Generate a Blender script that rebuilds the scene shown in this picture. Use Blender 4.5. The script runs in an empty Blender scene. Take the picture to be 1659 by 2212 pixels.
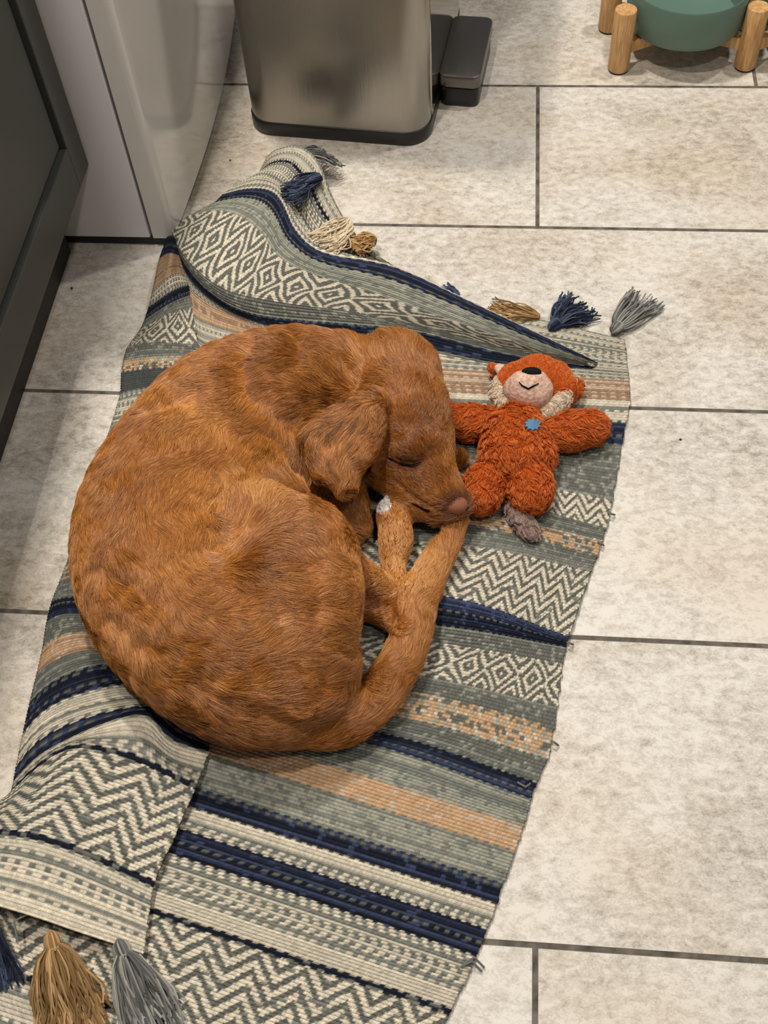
import bpy, math, random
import numpy as np
from mathutils import Matrix, Vector
from mathutils.bvhtree import BVHTree
from mathutils.kdtree import KDTree

sc = bpy.context.scene
COL = sc.collection
rng = np.random.default_rng(7)
random.seed(7)

# ------------------------------------------------------------------ camera
W, H = 1659.0, 2212.0
F_PX = 2417.36
PITCH, YAW, ROLL = 0.97487, 0.150793, -0.0875458
CAM = np.array([0.0, -0.236052, 1.013123])


def cam_matrix():
    a = math.pi / 2 - PITCH
    Rx = np.array([[1, 0, 0], [0, math.cos(a), -math.sin(a)], [0, math.sin(a), math.cos(a)]])
    Rz = np.array([[math.cos(YAW), -math.sin(YAW), 0], [math.sin(YAW), math.cos(YAW), 0], [0, 0, 1]])
    Rr = np.array([[math.cos(ROLL), -math.sin(ROLL), 0], [math.sin(ROLL), math.cos(ROLL), 0], [0, 0, 1]])
    return Rz @ Rx @ Rr


M = cam_matrix()
cd = bpy.data.cameras.new('camera')
cam = bpy.data.objects.new('camera', cd)
COL.objects.link(cam)
cd.sensor_fit = 'HORIZONTAL'
cd.sensor_width = 36.0
cd.lens = F_PX / W * 36.0
cd.clip_start = 0.02
mw = Matrix.Identity(4)
for i in range(3):
    for j in range(3):
        mw[i][j] = M[i][j]
    mw[i][3] = CAM[i]
cam.matrix_world = mw
sc.camera = cam

# ------------------------------------------------------------------ light
sc.view_settings.view_transform = 'Standard'
sc.view_settings.look = 'None'
sc.view_settings.gamma = 1.0
sc.view_settings.use_curve_mapping = False
sc.view_settings.exposure = 0.0

wd = bpy.data.worlds.new('world')
sc.world = wd
wd.use_nodes = True
wd.node_tree.nodes['Background'].inputs[0].default_value = (1.0, 0.95, 0.90, 1)
wd.node_tree.nodes['Background'].inputs[1].default_value = 0.17


def downlight(name, x, y, z, watts, size, color=(1.0, 0.93, 0.85)):
    l = bpy.data.lights.new(name, 'AREA')
    l.shape = 'DISK'
    l.size = size
    l.energy = watts
    l.color = color
    o = bpy.data.objects.new(name, l)
    o.location = (x, y, z)
    COL.objects.link(o)


downlight('ceiling_downlight', -0.46, 1.20, 2.35, 33, 0.12)
downlight('ceiling_downlight', 0.75, 1.45, 2.35, 17, 0.12)
downlight('ceiling_downlight', -0.48, 0.15, 2.35, 21, 0.10)
downlight('ceiling_downlight', 0.45, -0.35, 2.35, 11, 0.12)


# ------------------------------------------------------------------ helpers
def at(px, py, z=0.0):
    """world point at height z seen at this place of the frame"""
    d = M @ np.array([(px - W / 2) / F_PX, -(py - H / 2) / F_PX, -1.0])
    return CAM + (z - CAM[2]) / d[2] * d


def proj(P):
    c = (np.asarray(P, float) - CAM) @ M
    return np.stack([W / 2 + F_PX * c[:, 0] / -c[:, 2], H / 2 - F_PX * c[:, 1] / -c[:, 2]], 1)


def srgb(r, g, b):
    def f(c):
        c /= 255.0
        return c / 12.92 if c <= 0.04045 else ((c + 0.055) / 1.055) ** 2.4
    return (f(r), f(g), f(b))


def empty(name, loc, label=None, cat=None, group=None):
    o = bpy.data.objects.new(name, None)
    o.empty_display_size = 0.05
    COL.objects.link(o)
    o.location = loc
    tag(o, label, cat, group)
    return o


def tag(o, label=None, cat=None, group=None, kind=None):
    if label: o['label'] = label
    if cat: o['category'] = cat
    if group: o['group'] = group
    if kind: o['kind'] = kind
    return o


def link(name, me, mat=None, parent=None, smooth=True):
    o = bpy.data.objects.new(name, me)
    COL.objects.link(o)
    if mat is not None:
        me.materials.append(mat)
    if smooth and len(me.polygons):
        me.polygons.foreach_set('use_smooth', np.ones(len(me.polygons), dtype=bool))
    if parent is not None:
        o.parent = parent
        o.matrix_parent_inverse = Matrix.Translation(-Vector(parent.location))
    return o


def mesh_from(name, V, F, mat=None, parent=None, smooth=True):
    me = bpy.data.meshes.new(name)
    V = np.asarray(V, dtype=np.float32)
    F = np.asarray(F, dtype=np.int32)
    if F.ndim == 2:
        n, k = F.shape
        me.vertices.add(len(V))
        me.vertices.foreach_set('co', V.ravel())
        me.loops.add(n * k)
        me.loops.foreach_set('vertex_index', F.ravel())
        me.polygons.add(n)
        me.polygons.foreach_set('loop_start', np.arange(0, n * k, k, dtype=np.int32))
        me.update(calc_edges=True)
        me.validate()
    return link(name, me, mat, parent, smooth)


class MB:
    """collects shapes into one mesh"""
    def __init__(s):
        s.v = []; s.f = []

    def add(s, V, Fs):
        b = len(s.v)
        s.v += [tuple(map(float, p)) for p in V]
        s.f += [tuple(int(i) + b for i in f) for f in Fs]

    def box(s, c, d, rz=0.0, bev=0.0):
        """box centred c, full size d, vertical edges rounded by bev"""
        x, y, z = d[0] / 2, d[1] / 2, d[2] / 2
        if bev <= 0:
            o = [(-x, -y), (x, -y), (x, y), (-x, y)]
        else:
            o = []
            for cx, cy, a0 in ((x - bev, -y + bev, -90), (x - bev, y - bev, 0), (-x + bev, y - bev, 90), (-x + bev, -y + bev, 180)):
                for k in range(9):
                    a = math.radians(a0 + k * 90 / 8)
                    o.append((cx + bev * math.cos(a), cy + bev * math.sin(a)))
        s.prism(o, c[2] - z, c[2] + z, c[0], c[1], rz)

    def prism(s, o, z0, z1, ox=0, oy=0, rz=0.0, edge=0.0):
        ca, sa = math.cos(rz), math.sin(rz)
        n = len(o)
        rings = [(z0, 0.0), (z1, 0.0)] if edge <= 0 else [(z0, edge), (z0 + edge * .3, edge * .3), (z0 + edge, 0), (z1 - edge, 0), (z1 - edge * .3, edge * .3), (z1, edge)]
        cx = sum(p[0] for p in o) / n; cy = sum(p[1] for p in o) / n
        V = []
        for z, ins in rings:
            for px, py in o:
                l = math.hypot(px - cx, py - cy) or 1
                qx = px - (px - cx) / l * ins * 1.2; qy = py - (py - cy) / l * ins * 1.2
                V.append((ox + qx * ca - qy * sa, oy + qx * sa + qy * ca, z))
        Fs = []
        for k in range(len(rings) - 1):
            for i in range(n):
                j = (i + 1) % n
                Fs.append((k * n + i, k * n + j, (k + 1) * n + j, (k + 1) * n + i))
        Fs.append(tuple(range(n))[::-1])
        Fs.append(tuple(range((len(rings) - 1) * n, len(rings) * n)))
        s.add(V, Fs)

    def tube(s, pts, r, seg=8, cap=True):
        pts = [np.asarray(p, float) for p in pts]
        rs = r if hasattr(r, '__len__') else [r] * len(pts)
        V = []; n = len(pts)
        up = np.array([0.13, 0.29, 0.95])
        for i, p in enumerate(pts):
            t = pts[min(i + 1, n - 1)] - pts[max(i - 1, 0)]
            t = t / (np.linalg.norm(t) + 1e-9)
            a = np.cross(t, up)
            if np.linalg.norm(a) < 1e-3: a = np.cross(t, (1, 0, 0))
            a /= np.linalg.norm(a); b = np.cross(t, a)
            for k in range(seg):
                w = 2 * math.pi * k / seg
                V.append(p + rs[i] * (a * math.cos(w) + b * math.sin(w)))
        Fs = []
        for i in range(n - 1):
            for k in range(seg):
                l = (k + 1) % seg
                Fs.append((i * seg + k, i * seg + l, (i + 1) * seg + l, (i + 1) * seg + k))
        if cap:
            Fs.append(tuple(range(seg))[::-1]); Fs.append(tuple(range((n - 1) * seg, n * seg)))
        s.add(V, Fs)

    def lathe(s, prof, c, seg=64):
        V = []; Fs = []
        for r, z in prof:
            for k in range(seg):
                w = 2 * math.pi * k / seg
                V.append((c[0] + r * math.cos(w), c[1] + r * math.sin(w), c[2] + z))
        for i in range(len(prof) - 1):
            for k in range(seg):
                l = (k + 1) % seg
                Fs.append((i * seg + k, i * seg + l, (i + 1) * seg + l, (i + 1) * seg + k))
        s.add(V, Fs)

    def ball(s, c, r, seg=16, rings=9):
        r = r if hasattr(r, '__len__') else (r, r, r)
        V = []; Fs = []
        for i in range(rings + 1):
            a = math.pi * i / rings
            for k in range(seg):
                w = 2 * math.pi * k / seg
                V.append((c[0] + r[0] * math.sin(a) * math.cos(w), c[1] + r[1] * math.sin(a) * math.sin(w), c[2] + r[2] * math.cos(a)))
        for i in range(rings):
            for k in range(seg):
                l = (k + 1) % seg
                Fs.append((i * seg + k, i * seg + l, (i + 1) * seg + l, (i + 1) * seg + k))
        s.add(V, Fs)

    def build(s, name, mat, parent=None, smooth=True, bevel=0.0, angle=35):
        me = bpy.data.meshes.new(name)
        me.from_pydata(s.v, [], s.f)
        me.update()
        o = link(name, me, mat, parent, smooth)
        if smooth:
            me.set_sharp_from_angle(angle=math.radians(angle))
        if bevel > 0:
            m = o.modifiers.new('bevel', 'BEVEL'); m.width = bevel; m.segments = 3; m.limit_method = 'ANGLE'; m.angle_limit = math.radians(40)
        return o


# ------------------------------------------------------------------ materials
def mat(name, color=(0.5, 0.5, 0.5), rough=0.5, metal=0.0, spec=0.5):
    m = bpy.data.materials.new(name)
    m.use_nodes = True
    b = m.node_tree.nodes['Principled BSDF']
    b.inputs['Base Color'].default_value = (*color, 1)
    b.inputs['Roughness'].default_value = rough
    b.inputs['Metallic'].default_value = metal
    b.inputs['Specular IOR Level'].default_value = spec
    return m


class NT:
    def __init__(s, m):
        s.t = m.node_tree; s.b = s.t.nodes['Principled BSDF']

    def n(s, typ, **kw):
        nd = s.t.nodes.new(typ)
        for k, v in kw.items():
            if k.startswith('i_'):
                nd.inputs[k[2:].replace('_', ' ')].default_value = v
            else:
                setattr(nd, k, v)
        return nd

    def l(s, a, b): s.t.links.new(a, b)

    def math(s, op, a, b=None, c=None):
        nd = s.t.nodes.new('ShaderNodeMath'); nd.operation = op
        for i, v in enumerate((a, b, c)):
            if v is None: continue
            if isinstance(v, (int, float)): nd.inputs[i].default_value = v
            else: s.l(v, nd.inputs[i])
        return nd.outputs[0]

    def mix(s, fac, a, b, blend='MIX'):
        nd = s.t.nodes.new('ShaderNodeMix'); nd.data_type = 'RGBA'; nd.blend_type = blend
        for sock, v in ((nd.inputs[0], fac), (nd.inputs[6], a), (nd.inputs[7], b)):
            if isinstance(v, (int, float)): sock.default_value = v
            elif isinstance(v, tuple): sock.default_value = (*v, 1)
            else: s.l(v, sock)
        return nd.outputs[2]

    def ramp(s, fac, stops):
        nd = s.t.nodes.new('ShaderNodeValToRGB')
        e = nd.color_ramp.elements
        while len(e) < len(stops): e.new(0.5)
        for i, (p, c) in enumerate(stops):
            e[i].position = p; e[i].color = (*c, 1) if len(c) == 3 else c
        s.l(fac, nd.inputs[0])
        return nd.outputs[0]


# floor tiles
def floor_material():
    m = mat('stone_tile', rough=0.55)
    t = NT(m)
    geo = t.n('ShaderNodeNewGeometry')
    mp = t.n('ShaderNodeMapping')
    mp.inputs['Location'].default_value = (-0.0625, 0.0, 0)
    t.l(geo.outputs['Position'], mp.inputs[0])
    br = t.n('ShaderNodeTexBrick', offset=0.5, offset_frequency=2)
    br.inputs['Scale'].default_value = 1.0
    br.inputs['Mortar Size'].default_value = 0.0028
    br.inputs['Mortar Smooth'].default_value = 0.25
    br.inputs['Brick Width'].default_value = 0.622
    br.inputs['Row Height'].default_value = 0.3
    br.inputs['Color1'].default_value = (0, 0, 0, 1)
    br.inputs['Color2'].default_value = (1, 1, 1, 1)
    t.l(mp.outputs[0], br.inputs['Vector'])
    # grain, stretched along the tile
    sh = t.n('ShaderNodeVectorMath', operation='MULTIPLY_ADD')
    t.l(br.outputs['Color'], sh.inputs[0]); sh.inputs[1].default_value = (7, 5, 3)
    t.l(geo.outputs['Position'], sh.inputs[2])
    mp2 = t.n('ShaderNodeMapping'); mp2.inputs['Scale'].default_value = (1.0, 1.5, 1.0)
    t.l(sh.outputs[0], mp2.inputs[0])
    n1 = t.n('ShaderNodeTexNoise', i_Scale=75.0, i_Detail=9.0, i_Roughness=0.74, i_Distortion=0.35)
    n2 = t.n('ShaderNodeTexNoise', i_Scale=7.0, i_Detail=4.0, i_Roughness=0.6, i_Distortion=0.5)
    n3 = t.n('ShaderNodeTexNoise', i_Scale=420.0, i_Detail=3.0, i_Roughness=0.7)
    n4 = t.n('ShaderNodeTexNoise', i_Scale=4.0, i_Detail=2.0)
    for n in (n1, n2, n3, n4): t.l(mp2.outputs[0], n.inputs['Vector'])
    f = t.math('ADD', n1.outputs[0], t.math('MULTIPLY', t.math('SUBTRACT', n2.outputs[0], 0.5), 0.5))
    f = t.math('ADD', f, t.math('MULTIPLY', t.math('SUBTRACT', n3.outputs[0], 0.5), 0.42))
    c = t.ramp(f, [(0.30, srgb(156, 147, 134)), (0.40, srgb(184, 177, 165)), (0.49, srgb(199, 193, 183)), (0.62, srgb(218, 214, 205))])
    warm = t.ramp(n4.outputs[0], [(0.45, (0, 0, 0)), (0.68, (1, 1, 1))])
    c = t.mix(t.math('MULTIPLY', warm, 0.45), c, t.mix(1.0, c, srgb(240, 222, 196), 'MULTIPLY'))
    gn = t.n('ShaderNodeTexNoise', i_Scale=60.0, i_Detail=3.0)
    t.l(geo.outputs['Position'], gn.inputs['Vector'])
    g = t.ramp(gn.outputs[0], [(0.35, srgb(66, 60, 52)), (0.65, srgb(112, 104, 94))])
    c = t.mix(br.outputs['Fac'], c, g)
    t.l(c, t.b.inputs['Base Color'])
    t.l(t.math('MULTIPLY_ADD', br.outputs['Fac'], 0.35, 0.48), t.b.inputs['Roughness'])
    h = t.math('SUBTRACT', t.math('MULTIPLY', n1.outputs[0], 0.18), br.outputs['Fac'])
    bp = t.n('ShaderNodeBump', i_Distance=0.002, i_Strength=0.7)
    t.l(h, bp.inputs['Height']); t.l(bp.outputs[0], t.b.inputs['Normal'])
    return m


M_floor = floor_material()
M_cab = mat('charcoal_painted_wood', srgb(62, 65, 62), 0.38)
M_plinth = mat('dark_plinth', srgb(42, 40, 36), 0.6)
M_white = mat('white_enamel', srgb(222, 221, 220), 0.32)
M_whitefront = mat('white_gloss_enamel', srgb(214, 211, 205), 0.10)
M_rubber_shade = mat('black_rubber_and_gap_shade', srgb(26, 26, 26), 0.5)
M_gasket = mat('grey_gasket', srgb(96, 96, 98), 0.6)
M_foot = mat('translucent_grey_plastic', srgb(150, 150, 152), 0.4)
M_black = mat('black_plastic', srgb(24, 25, 26), 0.35)
M_top = mat('worktop', srgb(190, 185, 175), 0.3)
M_glaze = mat('green_ceramic', srgb(88, 114, 101), 0.42)


def steel(name, col, rough, scale=(90, 90, 3), amt=0.12):
    m = mat(name, col, rough, 1.0)
    t = NT(m)
    tc = t.n('ShaderNodeTexCoord')
    mp = t.n('ShaderNodeMapping'); mp.inputs['Scale'].default_value = scale
    t.l(tc.outputs['Object'], mp.inputs[0])
    n = t.n('ShaderNodeTexNoise', i_Scale=6.0, i_Detail=4.0)
    t.l(mp.outputs[0], n.inputs['Vector'])
    t.l(t.math('MULTIPLY_ADD', n.outputs[0], amt, rough - amt / 2), t.b.inputs['Roughness'])
    bp = t.n('ShaderNodeBump', i_Distance=0.0004, i_Strength=0.25)
    t.l(n.outputs[0], bp.inputs['Height']); t.l(bp.outputs[0], t.b.inputs['Normal'])
    return m


M_steel = steel('brushed_steel', srgb(158, 154, 148), 0.30)
M_steel_side = steel('polished_steel', srgb(196, 190, 180), 0.09, amt=0.03)
M_pedal = steel('dark_steel', srgb(120, 118, 114), 0.36, (40, 3, 40), 0.05)


def wood(name, a, b):
    m = mat(name, a, 0.45)
    t = NT(m)
    tc = t.n('ShaderNodeTexCoord')
    mp = t.n('ShaderNodeMapping'); mp.inputs['Scale'].default_value = (14, 14, 1.6)
    t.l(tc.outputs['Object'], mp.inputs[0])
    n = t.n('ShaderNodeTexNoise', i_Scale=16.0, i_Detail=5.0, i_Distortion=1.0)
    t.l(mp.outputs[0], n.inputs['Vector'])
    t.l(t.ramp(n.outputs[0], [(0.35, a), (0.65, b)]), t.b.inputs['Base Color'])
    return m


M_wood = wood('bamboo_wood', srgb(176, 130, 78), srgb(214, 170, 114))

# ------------------------------------------------------------------ floor
fm = MB()
N = 2
fm.add([(-2.0, -1.6, 0), (2.0, -1.6, 0), (2.0, 3.0, 0), (-2.0, 3.0, 0)], [(0, 1, 2, 3)])
fl = fm.build('floor', M_floor, smooth=False)
tag(fl, kind='structure')

# ------------------------------------------------------------------ kitchen cabinet (left)
CX = -0.488      # face of the cabinet door
FY = 0.848       # side of the fridge
cab = empty('base_cabinet', (-0.80, 0.55, 0), 'charcoal grey base cabinet with a recessed-panel door, left of the rug', 'cabinet')
b = MB(); b.box((-0.800, 0.24, 0.505), (0.58, 1.20, 0.730)); b.build('carcass', M_cab, cab, False)
b = MB(); b.box((-0.806, 0.24, 0.0695), (0.51, 1.20, 0.139)); b.build('plinth', M_plinth, cab, False)
RW, RV_ = 0.044, 0.058


def shaker_door(y0, y1, z0, z1):
    b = MB()
    x0, x1 = CX - 0.022, CX
    # frame: two stiles, two rails, recessed panel with a small step
    b.box(((x0 + x1) / 2, y1 - RW / 2, (z0 + z1) / 2), (x1 - x0, RW, z1 - z0))
    b.box(((x0 + x1) / 2, y0 + RW / 2, (z0 + z1) / 2), (x1 - x0, RW, z1 - z0))
    b.box(((x0 + x1) / 2, (y0 + y1) / 2, z0 + RV_ / 2), (x1 - x0, y1 - y0 - 2 * RW - 0.0004, RV_))
    b.box(((x0 + x1) / 2, (y0 + y1) / 2, z1 - RV_ / 2), (x1 - x0, y1 - y0 - 2 * RW - 0.0004, RV_))
    return b.build('door_frame', M_cab, cab, False, bevel=0.0015)


def shaker_panel(y0, y1, z0, z1):
    b = MB()
    b.box((CX - 0.014, (y0 + y1) / 2, (z0 + z1) / 2), (0.010, y1 - y0 - 2 * RW, z1 - z0 - 2 * RV_))
    g = RW + 0.007
    b.box((CX - 0.0085, (y0 + y1) / 2, (z0 + z1) / 2), (0.006, y1 - y0 - 2 * g, z1 - z0 - 2 * g - 2 * (RV_ - RW)))
    return b.build('door_panel', M_cab, cab, False, bevel=0.001)


for y0, y1 in ((0.246, 0.842), (-0.356, 0.242)):
    shaker_door(y0, y1, 0.140, 0.865)
    shaker_panel(y0, y1, 0.140, 0.865)
b = MB(); b.box((-0.785, 0.24, 0.89), (0.63, 1.20, 0.03))
b.build('worktop', M_top, None, False, bevel=0.002)
tag(bpy.data.objects['worktop'], 'pale worktop lying on the charcoal cabinet, above the frame', 'worktop')

# ------------------------------------------------------------------ fridge
fr = empty('fridge', (-0.72, 1.12, 0), 'white undercounter fridge beside the charcoal cabinet, behind the bunched rug corner', 'fridge')
b = MB(); b.box((-0.7385, 1.12, 0.437), (0.596, 0.544, 0.838)); b.build('body', M_white, fr, False, bevel=0.002)
b = MB(); b.box((-0.714, 1.1225, 0.010), (0.60, 0.535, 0.0155)); b.build('gap_shade', M_rubber_shade, fr, False)  # black block standing in for the shade in the gap below the fridge
b = MB(); b.box((-0.4385, 1.12, 0.437), (0.004, 0.536, 0.832)); b.build('gasket', M_gasket, fr, False)
# door: side strip, rounded edge, gently curved front
o = [(-0.4365, FY)]
for k in range(9):
    a = math.radians(-90 + k * 78 / 8)
    o.append((-0.4175 + 0.009 * math.cos(a), FY + 0.009 + 0.009 * math.sin(a)))
for k in range(17):
    s_ = k / 16
    o.append((-0.4075 + 0.0125 * math.sin(math.pi * s_), FY + 0.02 + 0.504 * s_))
o += [(-0.4175, 1.392), (-0.4365, 1.392)]
b = MB(); b.prism(o, 0.018, 0.856)
b.build('door', M_whitefront, fr, True, angle=25)
for fy in (0.875, 1.36):
    b = MB(); b.lathe([(0, 0.0), (0.017, 0.0), (0.019, 0.003), (0.019, 0.012), (0.008, 0.014), (0.008, 0.02)], (-0.455, fy, 0)); b.build('foot', M_foot, fr)

# ------------------------------------------------------------------ pedal bin
BA = math.radians(-6.0)
ux, uy = math.cos(BA), math.sin(BA)      # along the front
vx, vy = -uy, ux                          # towards the back
FLc = np.array([-0.3475, 1.0865])          # front left corner of the footprint
BW, BD, BH = 0.258, 0.33, 0.64
bc = FLc + np.array([ux, uy]) * BW / 2 + np.array([vx, vy]) * BD / 2
binn = empty('pedal_bin', (bc[0], bc[1], 0), 'tall rectangular stainless steel pedal bin with a black base, behind the rug', 'bin')


def rrect(w, d, r, n=10):
    o = []
    for cx, cy, a0 in ((w / 2 - r, -d / 2 + r, -90), (w / 2 - r, d / 2 - r, 0), (-w / 2 + r, d / 2 - r, 90), (-w / 2 + r, -d / 2 + r, 180)):
        for k in range(n + 1):
            a = math.radians(a0 + k * 90 / n)
            o.append((cx + r * math.cos(a), cy + r * math.sin(a)))
    return o


b = MB(); b.prism(rrect(BW, BD, 0.035), 0.021, BH, bc[0], bc[1], BA)
b.build('body', M_steel, binn, True)
b = MB(); b.prism(rrect(BW + 0.004, BD + 0.004, 0.037), 0.0, 0.0215, bc[0], bc[1], BA, edge=0.002)
b.build('base_rim', M_black, binn, True)
b = MB(); b.prism(rrect(BW + 0.006, BD + 0.006, 0.038), BH, BH + 0.035, bc[0], bc[1], BA, edge=0.006)
b.build('lid', M_steel, binn, True)


def bl(u, v, z):      # bin-local: u along the front from the left corner, v to the back
    p = FLc + np.array([ux, uy]) * u + np.array([vx, vy]) * v
    return (p[0], p[1], z)


# polished side plate, pedal with black foot, rod
b = MB(); c = bl(BW + 0.0008, BD / 2, 0)
b.box((c[0], c[1], 0.30), (0.0016, BD - 0.075, 0.55), BA); b.build('side_plate', M_steel_side, binn, False)
pc = bl(BW + 0.0305, 0.168, 0)
b = MB(); b.prism(rrect(0.060, 0.150, 0.012), 0.030, 0.050, pc[0], pc[1], BA, edge=0.004)
pd = b.build('pedal', M_pedal, binn, True)
b = MB(); b.prism(rrect(0.056, 0.146, 0.012), 0.0, 0.0295, pc[0], pc[1], BA, edge=0.002)
b.build('pedal_base', M_black, pd, True)

# ------------------------------------------------------------------ raised feeder
ft = empty('bowl_stand', (0.30, 1.30, 0), 'light wooden stand of round dowel legs carrying green pet bowls', 'bowl stand')
LEGS = [(0.179, 1.240), (0.361, 1.247), (0.168, 1.340), (0.372, 1.347), (0.548, 1.254), (0.556, 1.354)]
for lx, ly in LEGS:
    b = MB(); b.lathe([(0, 0.003), (0.0148, 0.003), (0.0155, 0.0045), (0.0155, 0.0935), (0.0148, 0.095), (0, 0.095)], (lx, ly, 0), 32)
    lg = b.build('leg', M_wood, ft)
    b = MB(); b.lathe([(0, 0), (0.014, 0), (0.014, 0.003), (0, 0.003)], (lx, ly, 0), 24); b.build('foot_pad', M_rubber_shade, lg)
for a_, c_ in (((0.179, 1.240), (0.372, 1.347)), ((0.361, 1.247), (0.168, 1.340)), ((0.361, 1.247), (0.556, 1.354)), ((0.548, 1.254), (0.372, 1.347))):
    a_ = np.array(a_); c_ = np.array(c_); d_ = c_ - a_; L = np.linalg.norm(d_); mid = (a_ + c_) / 2
    b = MB(); b.box((mid[0], mid[1], 0.036), (L - 0.02, 0.014, 0.018), math.atan2(d_[1], d_[0])); b.build('crossbar', M_wood, ft, False, bevel=0.001)
for k, cx_ in enumerate((0.270, 0.460)):
    b = MB(); b.lathe([(0, 0), (0.070, 0), (0.079, 0.002), (0.083, 0.008), (0.085, 0.03), (0.0860, 0.060), (0.0848, 0.0625), (0.0815, 0.060), (0.079, 0.03), (0.072, 0.013), (0.055, 0.008), (0, 0.007)], (cx_, 1.292 + .01 * k, 0.0455), 96)
    o_ = b.build('pet_bowl', M_glaze)
    tag(o_, ['round matt green ceramic bowl between the front wooden legs of the stand', 'green bowl cut off by the right edge of the photo, right of the fuller one'][k], 'bowl', 'green bowls in the wooden stand')

# crumbs
for px, py, s_, lab in ((1470, 949, .0016, 'tiny dark crumb on the pale tile right of the rug'), (155, 622, .0018, 'tiny dark crumb on the tile beside the cabinet plinth'), (497, 346, .0016, 'tiny brown crumb on the tile in front of the bin, beside the fridge')):
    p = at(px, py, s_ * .6)
    b = MB(); b.ball(p, (s_, s_ * .8, s_ * .6), 8, 5); o_ = b.build('crumb', M_plinth); tag(o_, lab, 'crumb', 'crumbs on the floor')


# ------------------------------------------------------------------ rug
def resamp(pts, n):
    P = np.array([(p + (None,))[:3] if len(p) == 2 else p for p in pts], dtype=object)
    P = np.array(P.tolist(), float)
    m = len(P)
    t = np.linspace(0, m - 1, n)
    out = np.zeros((n, 3))
    for i, x in enumerate(t):
        k = min(int(x), m - 2); f = x - k
        p0 = P[max(k - 1, 0)]; p1 = P[k]; p2 = P[k + 1]; p3 = P[min(k + 2, m - 1)]
        if k == 0: p0 = 2 * p1 - p2
        if k == m - 2: p3 = 2 * p2 - p1
        out[i] = 0.5 * ((2 * p1) + (-p0 + p2) * f + (2 * p0 - 5 * p1 + 4 * p2 - p3) * f * f + (-p0 + 3 * p1 - 3 * p2 + p3) * f ** 3)
    return out


C_ = {
    'cream': srgb(230, 219, 196), 'cream2': srgb(212, 203, 182), 'gray': srgb(110, 112, 104), 'dgray': srgb(80, 83, 82),
    'sage': srgb(164, 165, 150), 'sage2': srgb(130, 133, 124), 'navy': srgb(28, 32, 46), 'navy2': srgb(42, 48, 68), 'blue': srgb(66, 76, 106),
    'peach': srgb(204, 168, 130), 'tan': srgb(166, 136, 110), 'tan2': srgb(206, 182, 158),
}
C_ = {k: np.array(v) for k, v in C_.items()}
PH, PWD = 0.0036, 0.0054      # pick height, bead width


def hsh(a, b, s=0):
    x = np.sin(a * 127.1 + b * 311.7 + s * 74.7) * 43758.5453
    return x - np.floor(x)


def style_color(style, v, w, L, row, col):
    """v: metres from band start, L: band length, w: metres across"""
    h1 = hsh(row, col, 1); h2 = hsh(row, row * 0 + 3, 2); h3 = hsh(row, np.floor(w / 0.05), 5)
    n = len(v)
    vq = .55 * v + .45 * (np.floor(v / PH) + .5) * PH; wq = .6 * w + .4 * (np.floor(w / (PWD / 2)) + .5) * (PWD / 2)

    def pick(*opts):
        """alternate colours by row in blocks"""
        out = np.zeros((n, 3)); k = len(opts)
        idx = (np.floor(h2 * k)).astype(int)
        for i, o in enumerate(opts): out[idx == i] = C_[o]
        return out
    odd = (np.mod(col, 2) < 1)
    if style == 'navy':
        c = pick('navy', 'navy2', 'navy'); m = (h1 > 0.9); c[m] = C_['blue'] * .8
        m = (h2 > 0.75); c[m] = C_['blue'] * 0.8
        m = ~odd & (np.mod(row, 5) < 1); c[m] = C_['gray'] * .8
    elif style == 'blue':
        c = pick('blue', 'navy2'); m = h1 > .8; c[m] = C_['blue'] * 1.2
    elif style == 'thin':
        c = pick('navy', 'navy'); m = h1 > .8; c[m] = C_['gray']
    elif style == 'gray':
        c = pick('gray', 'gray', 'sage2'); m = h1 > .8; c[m] = C_['sage2'] * .5 + C_['sage'] * .5
    elif style == 'sage':
        c = pick('sage', 'sage2', 'sage'); m = h1 > .8; c[m] = C_['sage2']
    elif style == 'rows':
        c = pick('cream2', 'sage', 'cream2', 'sage2'); m = odd & (hsh(row, 7.0) < .4); c[m] = C_['sage2']
    elif style == 'creamrows':
        c = pick('cream', 'cream2', 'cream2'); m = odd & (hsh(row, 7.0) < .42); c[m] = C_['sage2'] * (.8 + .4 * hsh(row, 1.0, 8)[m])[:, None]
        m = (np.mod(row, 7) == 3); c[m] = C_['sage2']
    elif style == 'peach':
        c = pick('peach', 'peach', 'tan'); m = h1 > .85; c[m] = C_['tan2']
    elif style == 'tan':
        c = pick('tan', 'tan2', 'tan'); m = odd & (np.mod(row, 2) < 1); c[m] = C_['tan2']
    elif style == 'dots':
        c = pick('gray', 'sage'); m = (hsh(row, col, 9) > .42); c[m] = C_['peach']
        m = h1 > .9; c[m] = C_['cream2']
    elif style == 'zig':
        tri = np.abs(np.mod(wq / 0.042, 1) - 0.5) * 2
        s = np.mod((vq + tri * 0.022) / 0.0145, 1)
        c = np.where((s < 0.52)[:, None], C_['cream'], C_['gray'] * .95)
        m = (h1 > .93); c[m] = C_['sage2']
    elif style == 'zigf':
        tri = np.abs(np.mod(wq / 0.034, 1) - 0.5) * 2
        s = np.mod((vq + tri * 0.018) / 0.0115, 1)
        c = np.where((s < 0.52)[:, None], C_['cream'], C_['gray'])
    elif style == 'diam':
        per = 0.050; wq = wq + .0025 * np.sin(v * 130 + w * 40); vq = vq + .0016 * np.sin(w * 150)
        a = np.abs(np.mod(wq / per, 1) - 0.5) * 2
        bb = np.abs(vq / L - 0.5) * 2
        d = a + bb
        s = np.mod(d * 1.8 + .25, 1)
        c = np.where((s < 0.45)[:, None], C_['cream'], C_['gray'])
    else:
        c = np.tile(C_[style], (n, 1))
    c = c * (0.84 + 0.32 * hsh(row, np.floor(w / 0.0027), 4))[:, None]
    return c


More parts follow.
